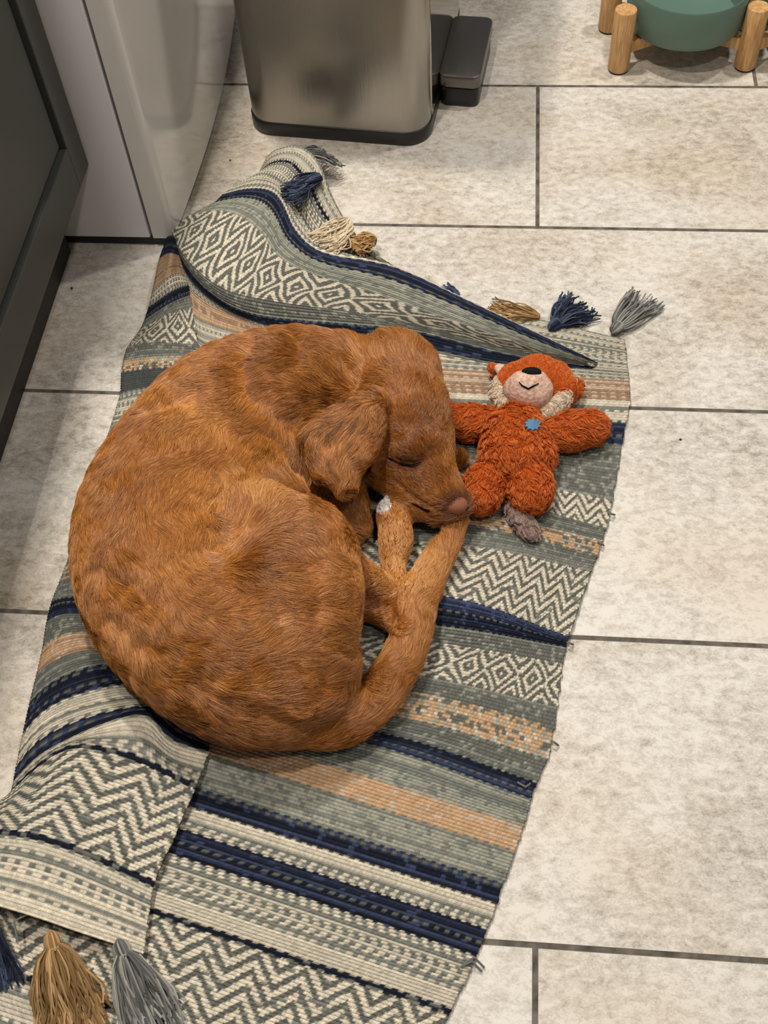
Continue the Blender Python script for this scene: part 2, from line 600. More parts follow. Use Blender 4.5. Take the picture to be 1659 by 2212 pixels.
def patch(curves, step=0.0015, sel_l=False, sel_r=False, ncp=25, smooth_v=2, wof=0.0):
    """curves: list of (points(px,py,z), style of the band that follows)"""
    P = np.array([resamp(c[0], ncp) for c in curves])          # nv, nu, 3 (px,py,z)
    nv = len(P)
    Wd = np.zeros_like(P)
    for i in range(nv):
        for j in range(ncp):
            Wd[i, j] = at(*P[i, j])
    bl_ = [max(0.002, float(np.percentile(np.linalg.norm(Wd[i + 1] - Wd[i], axis=1), 65))) for i in range(nv - 1)]
    vv = np.concatenate([[0], np.cumsum(bl_)])
    width = float(np.median([np.linalg.norm(np.diff(Wd[i], axis=0), axis=1).sum() for i in range(nv)]))
    NVv = int(vv[-1] / step); NUu = int(width / step)
    tv = np.linspace(0, vv[-1], NVv)
    tu = np.linspace(0, ncp - 1, NUu)
    # interpolate along u
    k = np.minimum(tu.astype(int), ncp - 2); f = (tu - k)[None, :, None]
    A = Wd[:, k] * (1 - f) + Wd[:, k + 1] * f                    # nv, NU, 3
    bi = np.clip(np.searchsorted(vv, tv, side='right') - 1, 0, nv - 2)
    fv = ((tv - vv[bi]) / (vv[bi + 1] - vv[bi]))[:, None, None]
    G = A[bi] * (1 - fv) + A[bi + 1] * fv                        # NV, NU, 3
    ker = np.exp(-0.5 * (np.arange(-7, 8) / 2.6) ** 2); ker /= ker.sum()
    for _ in range(smooth_v):
        pad = np.concatenate([2 * G[:1] - G[7:0:-1], G, 2 * G[-1:] - G[-2:-9:-1]], 0)
        G = sum(ker[q] * pad[q:q + NVv] for q in range(15))
        pad = np.concatenate([2 * G[:, :1] - G[:, 7:0:-1], G, 2 * G[:, -1:] - G[:, -2:-9:-1]], 1)
        G = sum(ker[q] * pad[:, q:q + NUu] for q in range(15))
    wm = (tu / (ncp - 1) * width)
    VV, WW = np.meshgrid(tv, wm, indexing='ij')
    BI = np.repeat(bi[:, None], NUu, 1)
    row = np.floor(VV / PH)
    col = np.floor(WW / PWD + 0.5 * np.mod(row, 2))
    colr = np.zeros((NVv, NUu, 3))
    # bands get slightly toothed borders: beads alternate
    vt = VV + np.where(np.mod(col, 2) < 1, 0.0007, -0.0007)
    BI = np.clip(np.searchsorted(vv, vt.ravel(), side='right') - 1, 0, nv - 2).reshape(VV.shape)
    for i in range(nv - 1):
        m = BI == i
        if m.any():
            colr[m] = style_color(curves[i][1], VV[m] - vv[i], WW[m] + wof, bl_[i], row[m], col[m])
    # normal displacement (woven beads)
    du = np.gradient(G, axis=1); dv = np.gradient(G, axis=0)
    nn = np.cross(du, dv); nn /= (np.linalg.norm(nn, axis=2, keepdims=True) + 1e-12)
    if nn[..., 2].mean() < 0: nn = -nn
    bead = np.abs(np.sin(np.pi * VV / PH)) ** 0.7 * (0.55 + 0.45 * np.abs(np.sin(np.pi * (WW / PWD + 0.5 * np.mod(row, 2)))) ** 0.8)
    G = G + nn * (bead * 0.0014)[..., None]
    # selvedge teeth
    e = du / (np.linalg.norm(du, axis=2, keepdims=True) + 1e-12)
    tooth = (0.0016 * (hsh(np.floor(tv / PH / 2), 1.0, 3) - 0.5) + 0.0007 * np.abs(np.sin(np.pi * tv / PH / 2)))
    for side, flag in ((-1, sel_r), (0, sel_l)):
        if flag:
            sg = 1 if side == -1 else -1
            n_ = 6
            for q in range(n_):
                j = NUu - 1 - q if side == -1 else q
                G[:, j] += e[:, j] * (tooth * sg * (1 - q / n_))[:, None]
    idx = np.arange(NVv * NUu).reshape(NVv, NUu)
    F = np.stack([idx[:-1, :-1], idx[:-1, 1:], idx[1:, 1:], idx[1:, :-1]], -1).reshape(-1, 4)
    if np.cross(du, dv)[..., 2].mean() < 0: F = F[:, ::-1]
    return G.reshape(-1, 3), F, colr.reshape(-1, 3), np.stack([WW.ravel() + wof, VV.ravel()], 1)


Z1 = 0.005
def L3(a, m, r, z=Z1, zr=None, zm=None):
    return [(a[0], a[1], z), (m[0], m[1], z if zm is None else zm), (r[0], r[1], z if zr is None else zr)]


base = [
    (L3((560, 620), (1060, 671), (1349, 733)), 'rows'),
    (L3((545, 765), (945, 795), (1358, 822)), 'tan'),
    (L3((535, 830), (955, 848), (1362, 866)), 'creamrows'),
    (L3((525, 872), (960, 890), (1352, 912)), 'navy'),
    (L3((515, 900), (970, 930), (1342, 962)), 'gray'),
    (L3((500, 990), (980, 1020), (1322, 1080)), 'zigf'),
    (L3((485, 1040), (985, 1065), (1309, 1142)), 'gray'),
    (L3((475, 1075), (990, 1105), (1300, 1166)), 'dots'),
    (L3((455, 1110), (1000, 1138), (1290, 1200)), 'gray'),
    (L3((440, 1150), (1000, 1180), (1277, 1234)), 'zig'),
    (L3((400, 1235), (945, 1285), (1226, 1378), Z1, Z1 + .002, 0.020), 'blue'),
    (L3((395, 1265), (945, 1312), (1224, 1387), Z1, Z1, 0.020), 'navy'),
    (L3((390, 1295), (945, 1350), (1221, 1394), Z1, Z1, 0.012), 'gray'),
    (L3((380, 1330), (930, 1388), (1214, 1434)), 'diam'),
    (L3((360, 1410), (880, 1455), (1203, 1525)), 'gray'),
    (L3((350, 1440), (868, 1492), (1196, 1572)), 'dots'),
    (L3((340, 1500), (850, 1548), (1182, 1640)), 'gray'),
    (L3((320, 1520), (812, 1582), (1157, 1692)), 'navy'),
    (L3((300, 1535), (775, 1602), (1146, 1727)), 'sage'),
    (L3((200, 1495), (705, 1652), (1131, 1785)), 'peach'),
    (L3((190, 1547), (670, 1699), (1111, 1840)), 'sage'),
    (L3((180, 1628), (650, 1773), (1085, 1908)), 'navy'),
    (L3((165, 1668), (640, 1816), (1072, 1952)), 'creamrows'),
    (L3((110, 1700), (620, 1866), (1050, 2008)), 'navy'),
    (L3((50, 1740), (560, 1908), (1028, 2066)), 'creamrows'),
    (L3((-120, 1810), (460, 2004), (977, 2176)), 'thin'),
    (L3((-120, 1826), (455, 2020), (969, 2194)), 'zig'),
    (L3((-120, 2048), (390, 2219), (870, 2400)), 'thin'),
    (L3((-120, 2064), (385, 2236), (862, 2418)), 'creamrows'),
    (L3((-140, 2300), (330, 2460), (760, 2640)), 'creamrows'),
]


def fold_l(pts):
    x, y, z = pts[0]
    return [(x + 10, y + 2, 0.0045), (x + 1, y, z * .55)] + list(pts)


def ZZ(pts, zs):
    return [(p[0], p[1], z) for p, z in zip(pts, zs)]


def flap(pts, zl, zm, zr):
    n = len(pts)
    return fold_l([(p[0], p[1], zl + (zm - zl) * min(1, i / (n - 1) * 2) if i / (n - 1) < .5 else zm + (zr - zm) * (i / (n - 1) * 2 - 1)) for i, p in enumerate(pts)])


S7 = lambda pts: [tuple(r[:2]) for r in resamp([(p[0], p[1], 0.0) for p in pts], 7)]
left = [
    (flap(S7([(362, 512), (372, 508), (385, 515), (395, 530), (402, 548)]), .03, .045, .03), 'navy'),
    (flap(S7([(345, 560), (358, 550), (370, 548), (385, 552), (402, 566)]), .03, .045, .03), 'peach'),
    (flap(S7([(330, 632), (345, 615), (365, 597), (385, 590), (405, 602)]), .025, .04, .025), 'creamrows'),
    (flap(S7([(322, 666), (345, 650), (370, 632), (390, 622), (407, 616)]), .02, .035, .025), 'navy'),
    (flap(S7([(314, 692), (335, 677), (365, 658), (390, 645), (410, 638)]), .02, .032, .02), 'gray'),
    (flap(S7([(305, 712), (330, 698), (365, 680), (390, 672), (415, 668)]), .018, .03, .02), 'diam'),
    (flap(S7([(275, 752), (300, 742), (340, 738), (380, 742), (427, 745)]), .015, .025, .018), 'gray'),
    (flap(S7([(268, 780), (300, 775), (340, 772), (390, 770), (450, 772)]), .012, .022, .012), 'dots'),
    (flap(S7([(264, 805), (300, 800), (340, 797), (390, 795), (460, 795)]), .01, .02, .01), 'dgray'),
    (flap(S7([(263, 850), (300, 840), (340, 835), (390, 835), (470, 835)]), .01, .018, .01), 'rows'),
    (flap(S7([(240, 925), (265, 920), (310, 915), (400, 905), (500, 905)]), .01, .012, .01), 'zigf'),
    (flap(S7([(200, 1040), (230, 1040), (300, 1040), (400, 1040), (520, 1040)]), .01, .01, .01), 'gray'),
    (flap(S7([(152, 1200), (175, 1195), (230, 1190), (350, 1180), (540, 1180)]), .01, .012, .01), 'dots'),
    (flap(S7([(130, 1258), (152, 1250), (200, 1246), (350, 1240), (540, 1240)]), .01, .012, .01), 'gray'),
    (flap(S7([(113, 1300), (135, 1292), (190, 1290), (350, 1290), (540, 1300)]), .012, .014, .012), 'navy'),
    (flap(S7([(102, 1345), (130, 1330), (185, 1330), (330, 1350), (540, 1370)]), .012, .015, .012), 'gray'),
    (flap(S7([(94, 1400), (120, 1378), (180, 1366), (300, 1390), (500, 1420)]), .012, .016, .012), 'peach'),
    (flap(S7([(80, 1462), (115, 1430), (190, 1405), (300, 1420), (500, 1450)]), .012, .018, .012), 'gray'),
    (flap(S7([(66, 1520), (110, 1478), (200, 1440), (320, 1440), (500, 1475)]), .012, .02, .012), 'navy'),
    (flap(S7([(52, 1585), (105, 1528), (200, 1492), (290, 1480), (430, 1510)]), .013, .024, .014), 'creamrows'),
    (flap([(38, 1655), (80, 1600), (160, 1558), (250, 1535), (335, 1528), (395, 1560), (452, 1602)], .014, .026, .012), 'navy'),
    (flap([(32, 1690), (80, 1640), (145, 1603), (225, 1562), (315, 1538), (362, 1600), (451, 1622)], .014, .030, .014), 'creamrows'),
    (flap([(30, 1700), (80, 1650), (150, 1606), (230, 1614), (310, 1640), (370, 1668), (424, 1692)], .014, .032, .018), 'thin'),
    (flap([(29, 1710), (80, 1662), (150, 1616), (230, 1624), (310, 1651), (370, 1680), (421, 1704)], .014, .032, .018), 'zig'),
    (flap([(-60, 1780), (0, 1793), (60, 1798), (140, 1820), (210, 1848), (270, 1876), (333, 1903)], .02, .026, .018), 'thin'),
    (flap([(-65, 1792), (0, 1806), (60, 1811), (140, 1833), (210, 1862), (270, 1890), (330, 1918)], .02, .026, .018), 'creamrows'),
    (flap([(-125, 1930), (-60, 1942), (0, 1960), (80, 1984), (160, 2012), (240, 2038), (308, 2062)], .035, .034, .016), 'creamrows'),
]

top = [
    (ZZ([(565, 365), (585, 330), (625, 315), (662, 322), (692, 355), (718, 425), (768, 505), (850, 578), (1000, 655), (1288, 786)],
        [.02, .04, .055, .055, .05, .035, .02, .008, .006, .006]), 'rows'),
    (ZZ([(562, 372), (588, 350), (625, 346), (650, 366), (675, 402), (700, 455), (755, 520), (850, 580), (1000, 657), (1288, 787)],
        [.02, .045, .055, .055, .045, .03, .015, .006, .005, .005]), 'thin'),
    (ZZ([(560, 376), (586, 357), (620, 354), (644, 376), (667, 410), (694, 462), (752, 524), (850, 581), (1000, 658), (1288, 787)],
        [.02, .045, .055, .055, .045, .03, .015, .006, .005, .005]), 'creamrows'),
    (ZZ([(520, 395), (560, 378), (592, 387), (620, 414), (645, 460), (680, 515), (735, 550), (850, 580), (1000, 657), (1288, 787)],
        [.03, .045, .05, .038, .02, .012, .008, .006, .005, .005]), 'creamrows'),
    (ZZ([(482, 420), (535, 407), (588, 411), (615, 445), (640, 498), (700, 547), (850, 573), (1010, 648), (1150, 714), (1290, 783)],
        [.03, .05, .055, .045, .04, .035, .035, .028, .02, .008]), 'navy'),
    (ZZ([(465, 438), (525, 428), (572, 440), (598, 474), (622, 520), (690, 568), (840, 604), (1000, 668), (1145, 732), (1290, 787)],
        [.03, .05, .055, .05, .045, .04, .038, .03, .02, .008]), 'sage'),
    (ZZ([(405, 468), (470, 455), (525, 472), (570, 510), (605, 560), (680, 595), (800, 632), (960, 690), (1130, 745), (1288, 789)],
        [.03, .045, .05, .045, .04, .035, .03, .025, .018, .007]), 'diam'),
    (ZZ([(372, 500), (390, 545), (430, 590), (485, 625), (550, 640), (640, 655), (740, 668), (900, 700), (1100, 753), (1285, 791)],
        [.04, .05, .05, .045, .04, .035, .03, .022, .015, .006]), 'gray'),
    (ZZ([(376, 510), (396, 562), (437, 615), (495, 660), (560, 684), (650, 692), (760, 700), (900, 712), (1090, 762), (1283, 793)],
        [.035, .042, .038, .03, .022, .02, .02, .018, .012, .006]), 'navy'),
    (ZZ([(380, 525), (402, 590), (445, 640), (500, 674), (565, 700), (650, 725), (760, 737), (900, 752), (1080, 790), (1280, 798)],
        [.03, .032, .028, .02, .014, .01, .01, .008, .006, .005]), 'creamrows'),
    (ZZ([(392, 560), (408, 618), (450, 655), (510, 682), (575, 712), (650, 745), (760, 760), (900, 775), (1070, 796), (1276, 802)],
        [.02, .022, .02, .014, .01, .006, .005, .004, .001, .001]), 'peach'),
    (ZZ([(402, 600), (413, 678), (460, 705), (520, 722), (580, 735), (650, 770), (760, 780), (900, 790), (1070, 800), (1276, 804)],
        [.015, .018, .015, .012, .008, .004, .003, .001, .001, .001]), 'rows'),
    (ZZ([(415, 680), (427, 745), (470, 765), (540, 770), (600, 780), (680, 800), (760, 800), (900, 800), (1070, 804), (1276, 806)],
        [.01, .012, .012, .01, .006, .003, .002, .001, .001, .001]), 'rows'),
]

rug = None
RV, RF, RC, RU = [], [], [], []
off = 0
for cv, kw in ((base, dict(sel_r=True)), (left, dict(sel_r=True, wof=.013)), (top, dict(wof=.02))):
    v_, f_, c_, u_ = patch(cv, **kw)
    RV.append(v_); RF.append(f_ + off); RC.append(c_); RU.append(u_); off += len(v_)
RV = np.concatenate(RV); RF = np.concatenate(RF); RC = np.concatenate(RC); RU = np.concatenate(RU)
# the dog's weight presses the folds down where it lies
M_rug = mat('woven_cotton', rough=0.9, spec=0.15)
t = NT(M_rug)
ca = t.n('ShaderNodeAttribute', attribute_name='yarn')
uvn = t.n('ShaderNodeUVMap', uv_map='weave')
nz = t.n('ShaderNodeTexNoise', i_Scale=900.0, i_Detail=3.0)
mp = t.n('ShaderNodeMapping'); mp.inputs['Scale'].default_value = (1, 2.2, 1)
t.l(uvn.outputs[0], mp.inputs[0]); t.l(mp.outputs[0], nz.inputs['Vector'])
t.l(t.mix(1.0, ca.outputs['Color'], t.ramp(nz.outputs[0], [(0.3, (.74, .74, .74)), (0.7, (1.15, 1.15, 1.15))]), 'MULTIPLY'), t.b.inputs['Base Color'])
sep = t.n('ShaderNodeSeparateXYZ'); t.l(uvn.outputs[0], sep.inputs[0])
vr = t.math('DIVIDE', sep.outputs[1], PH)
rowi = t.math('FLOOR', vr)
sv = t.math('ABSOLUTE', t.math('SINE', t.math('MULTIPLY', vr, math.pi)))
uu = t.math('ADD', t.math('DIVIDE', sep.outputs[0], PWD), t.math('MULTIPLY', t.math('MODULO', rowi, 2.0), 0.5))
su = t.math('ABSOLUTE', t.math('SINE', t.math('MULTIPLY', uu, math.pi)))
hh = t.math('MULTIPLY', t.math('POWER', sv, 0.6), t.math('MULTIPLY_ADD', t.math('POWER', su, 0.6), 0.6, 0.4))
hh = t.math('ADD', hh, t.math('MULTIPLY', nz.outputs[0], 0.35))
bp = t.n('ShaderNodeBump', i_Distance=0.0015, i_Strength=1.0)
t.l(hh, bp.inputs['Height']); t.l(bp.outputs[0], t.b.inputs['Normal'])

rp = at(700, 1300, 0)
rugroot = empty('rug', (rp[0], rp[1], 0), 'long woven striped rug in navy, cream, grey and peach, bunched up under the sleeping dog', 'rug')
rug = mesh_from('woven_cloth', RV, RF, M_rug, rugroot)
me = rug.data
ca_ = me.color_attributes.new('yarn', 'FLOAT_COLOR', 'POINT')
ca_.data.foreach_set('color', np.concatenate([np.clip(RC, 0, 1), np.ones((len(RC), 1))], 1).astype(np.float32).ravel())
uvl = me.uv_layers.new(name='weave')
li = np.zeros(len(me.loops), dtype=np.int32); me.loops.foreach_get('vertex_index', li)
uvl.data.foreach_set('uv', RU[li].astype(np.float32).ravel())
sm = rug.modifiers.new('thickness', 'SOLIDIFY'); sm.thickness = 0.0028; sm.offset = -1


# tassels -------------------------------------------------------------
def yarn_mat(name, a, b):
    m = mat(name, a, 0.85, spec=0.2)
    t = NT(m)
    at_ = t.n('ShaderNodeAttribute', attribute_name='tone')
    t.l(t.mix(at_.outputs['Fac'], a, b), t.b.inputs['Base Color'])
    return m


Y_brown = yarn_mat('brown_yarn', srgb(120, 92, 56), srgb(196, 160, 112))
Y_navy = yarn_mat('navy_yarn', srgb(24, 28, 42), srgb(84, 94, 120))
Y_gray = yarn_mat('grey_yarn', srgb(70, 73, 74), srgb(170, 168, 158))
Y_cream = yarn_mat('cream_yarn', srgb(190, 170, 140), srgb(228, 216, 192))
Y_gold = yarn_mat('ochre_yarn', srgb(140, 100, 50), srgb(206, 172, 122))


def strands(paths, r, seg=5):
    b = MB(); tones = []
    for p in paths:
        n0 = len(b.v)
        b.tube(p, r, seg)
        tones += [random.random() ** 1.3] * (len(b.v) - n0)
    return b, tones


def tassel(p0, p1, width, n, mat_, label, r=0.0009, head=True, zt=0.004, curl=0.25, seedv=0, thick=0.010):
    """p0 knot (px,py,z), p1 tip centre (px,py,z); width: spread of the tips in metres"""
    rr = random.Random(seedv)
    A = at(*p0); B = at(*p1); d = B - A; L = np.linalg.norm(d); d /= L
    side = np.cross(d, (0, 0, 1)); side /= np.linalg.norm(side)
    up = np.cross(side, d)
    root = None
    paths = []
    for i in range(n):
        s = rr.uniform(-1, 1); q = rr.uniform(0, 1)
        lf = rr.uniform(.72, 1.04)
        ph = rr.uniform(0, 6.28); amp = curl * rr.uniform(.002, .014)
        pts = []
        for k in range(9):
            u = k / 8
            w = (0.18 + 0.82 * math.sqrt(u)) * width / 2
            hgt = thick * (0.25 + .75 * math.sin(min(1, u * 1.2 + .1) * math.pi) ** .6) * q
            P = A + d * (L * lf * u) + side * (s * w + amp * math.sin(ph + u * 5.0) * u)
            P = P + up * (hgt + amp * .3 * math.cos(ph + u * 6) * u)
            P[2] = max(P[2], 0.0015 + zt * .3 + rr.uniform(0, .001))
            pts.append(P)
        paths.append(pts)
    b, tones = strands(paths, r)
    o = b.build('tassel', mat_, rugroot)
    a = o.data.attributes.new('tone', 'FLOAT', 'POINT'); a.data.foreach_set('value', np.array(tones, dtype=np.float32))
    if label: o['label'] = label
    if head:
        hb = []
        for i in range(26):
            w = 2 * math.pi * i / 26
            hb.append([A - d * .012 + up * .004, A - d * .008 + (side * math.cos(w) + up * (math.sin(w))) * .0055 + up * .005,
                       A - d * .002 + (side * math.cos(w) + up * math.sin(w)) * .0068 + up * .005, A + d * .005 + (side * math.cos(w) + up * math.sin(w)) * .0052 + up * .005])
        b, tones = strands(hb, 0.0010)
        b.tube([A + d * .003 + up * .005 + (side * math.cos(q) + up * math.sin(q)) * .006 for q in np.linspace(0, 6.3, 20)], 0.0009, 5); tones += [0.9] * (len(b.v) - len(tones))
        h = b.build('tassel_head', mat_, o)
        a = h.data.attributes.new('tone', 'FLOAT', 'POINT'); a.data.foreach_set('value', np.array(tones, dtype=np.float32))
        h.parent = o; h.matrix_parent_inverse = Matrix.Identity(4)
    return o


tassel((1333, 712, .005), (1400, 640, .004), .050, 70, Y_gray, 'grey tassel', seedv=1)
tassel((1200, 706, .005), (1262, 655, .006), .055, 80, Y_navy, 'navy tassel', seedv=2, curl=.6)
tassel((1165, 690, .004), (1055, 668, .004), .030, 60, Y_brown, 'brown tassel', seedv=3, curl=1.0, head=False)
tassel((990, 650, .004), (955, 618, .004), .020, 24, Y_navy, 'navy tassel', seedv=4, head=False)
tassel((118, 2040, .030), (165, 2240, .006), .060, 150, Y_brown, 'light brown tassel', seedv=5, curl=.7, thick=.016)
tassel((268, 2058, .020), (345, 2240, .006), .050, 120, Y_gray, 'grey tassel', seedv=6, curl=.5, thick=.015)
tassel((-30, 1985, .030), (0, 2140, .006), .040, 80, Y_navy, 'navy tassel', seedv=7, curl=.3, thick=.014)
tassel((655, 335, .050), (722, 342, .02), .045, 90, Y_gray, 'grey green tassel', seedv=8, curl=.5, head=False)
tassel((695, 385, .052), (610, 430, .045), .036, 60, Y_navy, 'navy tassel', seedv=9, curl=1.2, head=False)
tassel((755, 480, .030), (690, 535, .030), .048, 90, Y_cream, 'cream tassel', seedv=10, curl=1.6, head=False)
tassel((810, 520, .018), (755, 535, .028), .030, 60, Y_gold, 'ochre tassel', seedv=11, curl=1.6, head=False)
for k, (q0, q1, q2) in enumerate((((1000, 2082), (1025, 2068), (1046, 2090)), ((995, 2088), (1020, 2076), (1040, 2098)), ((1118, 1690), (1135, 1700), (1150, 1690)), ((1190, 1600), (1198, 1604), (1206, 1610)),
                                  ((1225, 1388), (1232, 1390), (1238, 1392)), ((1313, 1108), (1320, 1110), (1328, 1112)), ((1292, 1170), (1298, 1174), (1304, 1178)), ((60, 1975), (30, 1990), (38, 2035)))):
    b = MB(); z_ = .008 if k < 7 else .03
    b.tube([at(*q0, z_), at(*q1, z_ + .002), at(*q2, z_ - .005)], .0011, 6)
    o_ = b.build('loose_thread', Y_gray, rugroot)
    a = o_.data.attributes.new('tone', 'FLOAT', 'POINT'); a.data.foreach_set('value', np.full(len(o_.data.vertices), .3, dtype=np.float32))


# ------------------------------------------------------------------ blended solids
def sphere_at(px, py, z, rpx):
    c = at(px, py, z)
    dep = -((c - CAM) @ M)[2]
    return (c[0], c[1], c[2], rpx * dep / F_PX)


def smin(a, b, k):
    h = np.clip(0.5 + 0.5 * (b - a) / k, 0, 1)
    return b * (1 - h) + a * h - k * h * (1 - h)


class Solid:
    def __init__(s, lo, hi, h):
        s.lo = np.array(lo, float); s.h = h
        n = np.ceil((np.array(hi) - s.lo) / h).astype(int) + 1
        s.n = n
        ax = [s.lo[i] + h * np.arange(n[i]) for i in range(3)]
        s.X, s.Y, s.Z = [g.astype(np.float32) for g in np.meshgrid(*ax, indexing='ij')]

    def new(s): return np.full(tuple(s.n), 1.0, dtype=np.float32)

    def cone(s, a, b):
        ax, ay, az, ra = a; bx, by, bz, rb = b
        dx, dy, dz = bx - ax, by - ay, bz - az
        L2 = dx * dx + dy * dy + dz * dz + 1e-12
        t = np.clip(((s.X - ax) * dx + (s.Y - ay) * dy + (s.Z - az) * dz) / L2, 0, 1)
        return np.sqrt((s.X - ax - t * dx) ** 2 + (s.Y - ay - t * dy) ** 2 + (s.Z - az - t * dz) ** 2) - (ra + t * (rb - ra))

    def chain(s, F, pts, k):
        if len(pts) > 3:
            P_ = [np.array(sphere_at(*p)) for p in pts]; S = []
            for i in range(len(P_) - 1):
                p1, p2 = P_[i], P_[i + 1]; p0 = P_[i - 1] if i else 2 * p1 - p2; p3 = P_[i + 2] if i < len(P_) - 2 else 2 * p2 - p1
                for f in (0, .25, .5, .75):
                    S.append(.5 * ((2 * p1) + (-p0 + p2) * f + (2 * p0 - 5 * p1 + 4 * p2 - p3) * f * f + (-p0 + 3 * p1 - 3 * p2 + p3) * f ** 3))
            S.append(P_[-1])
            for i in range(len(S) - 1):
                Q = np.minimum(Q, s.cone(S[i], S[i + 1])) if i else s.cone(S[0], S[1])
            return smin(F, Q, k)
        S = [sphere_at(*p) for p in pts]
        if len(S) == 1: S = S * 2
        for i in range(len(S) - 1):
            F = smin(F, s.cone(S[i], S[i + 1]), k)
        return F

    def ell(s, F, c, r, axes, k):
        """ellipsoid, axes = 3 unit vectors"""
        q = 0
        for i in range(3):
            u = axes[i]
            w = ((s.X - c[0]) * u[0] + (s.Y - c[1]) * u[1] + (s.Z - c[2]) * u[2]) / r[i]
            q = q + w * w
        q = np.sqrt(q)
        return smin(F, (q - 1) * min(r), k)

    def mesh(s, F):
        """surface nets"""
        n = s.n
        S = F < 0
        acc = np.zeros(tuple(n - 1) + (3,), np.float32); cnt = np.zeros(tuple(n - 1), np.float32)
        for d in range(3):
            sl0 = [slice(None)] * 3; sl1 = [slice(None)] * 3
            sl0[d] = slice(0, -1); sl1[d] = slice(1, None)
            A = F[tuple(sl0)]; B = F[tuple(sl1)]
            cr = (A < 0) != (B < 0)
            t = np.where(cr, A / np.where(cr, A - B, 1), 0)
            o1, o2 = [q for q in range(3) if q != d]
            for i in (0, 1):
                for j in (0, 1):
                    sl = [slice(None)] * 3
                    sl[o1] = slice(i, n[o1] - 1 + i); sl[o2] = slice(j, n[o2] - 1 + j)
                    c = cr[tuple(sl)]; tt = t[tuple(sl)]
                    cnt += c
                    acc[..., d] += tt * c; acc[..., o1] += i * c; acc[..., o2] += j * c
        m = cnt > 0
        idx = -np.ones(tuple(n - 1), np.int64); idx[m] = np.arange(m.sum())
        I = np.argwhere(m)
        V = s.lo + s.h * (I + acc[m] / cnt[m][:, None])
        Fs = []
        for d in range(3):
            sl0 = [slice(None)] * 3; sl1 = [slice(None)] * 3
            sl0[d] = slice(0, -1); sl1[d] = slice(1, None)
            A = S[tuple(sl0)]; B = S[tuple(sl1)]
            o1, o2 = (d + 1) % 3, (d + 2) % 3
            E = np.argwhere(A != B)
            ok = (E[:, o1] > 0) & (E[:, o2] > 0) & (E[:, o1] < n[o1] - 1) & (E[:, o2] < n[o2] - 1)
            E = E[ok]
            sg = A[tuple(E.T)]
            q = []
            for a, b_ in ((-1, -1), (0, -1), (0, 0), (-1, 0)):
                J = E.copy(); J[:, o1] += a; J[:, o2] += b_
                q.append(idx[tuple(J.T)])
            q = np.stack(q, 1)
            q[~sg] = q[~sg][:, ::-1]
            Fs.append(q)
        Fs = np.concatenate(Fs)
        return V, Fs


def relax(V, F, it=2, lam=0.5):
    e = np.concatenate([F[:, [0, 1]], F[:, [1, 2]], F[:, [2, 3]], F[:, [3, 0]]])
    e = np.concatenate([e, e[:, ::-1]])
    for _ in range(it):
        for l in (lam, -lam * .9):
            s = np.zeros_like(V); c = np.zeros(len(V))
            for d in range(3): s[:, d] = np.bincount(e[:, 0], V[e[:, 1], d], len(V))
            c = np.bincount(e[:, 0], minlength=len(V)).astype(float)
            V = V + l * (s / c[:, None] - V)
    return V


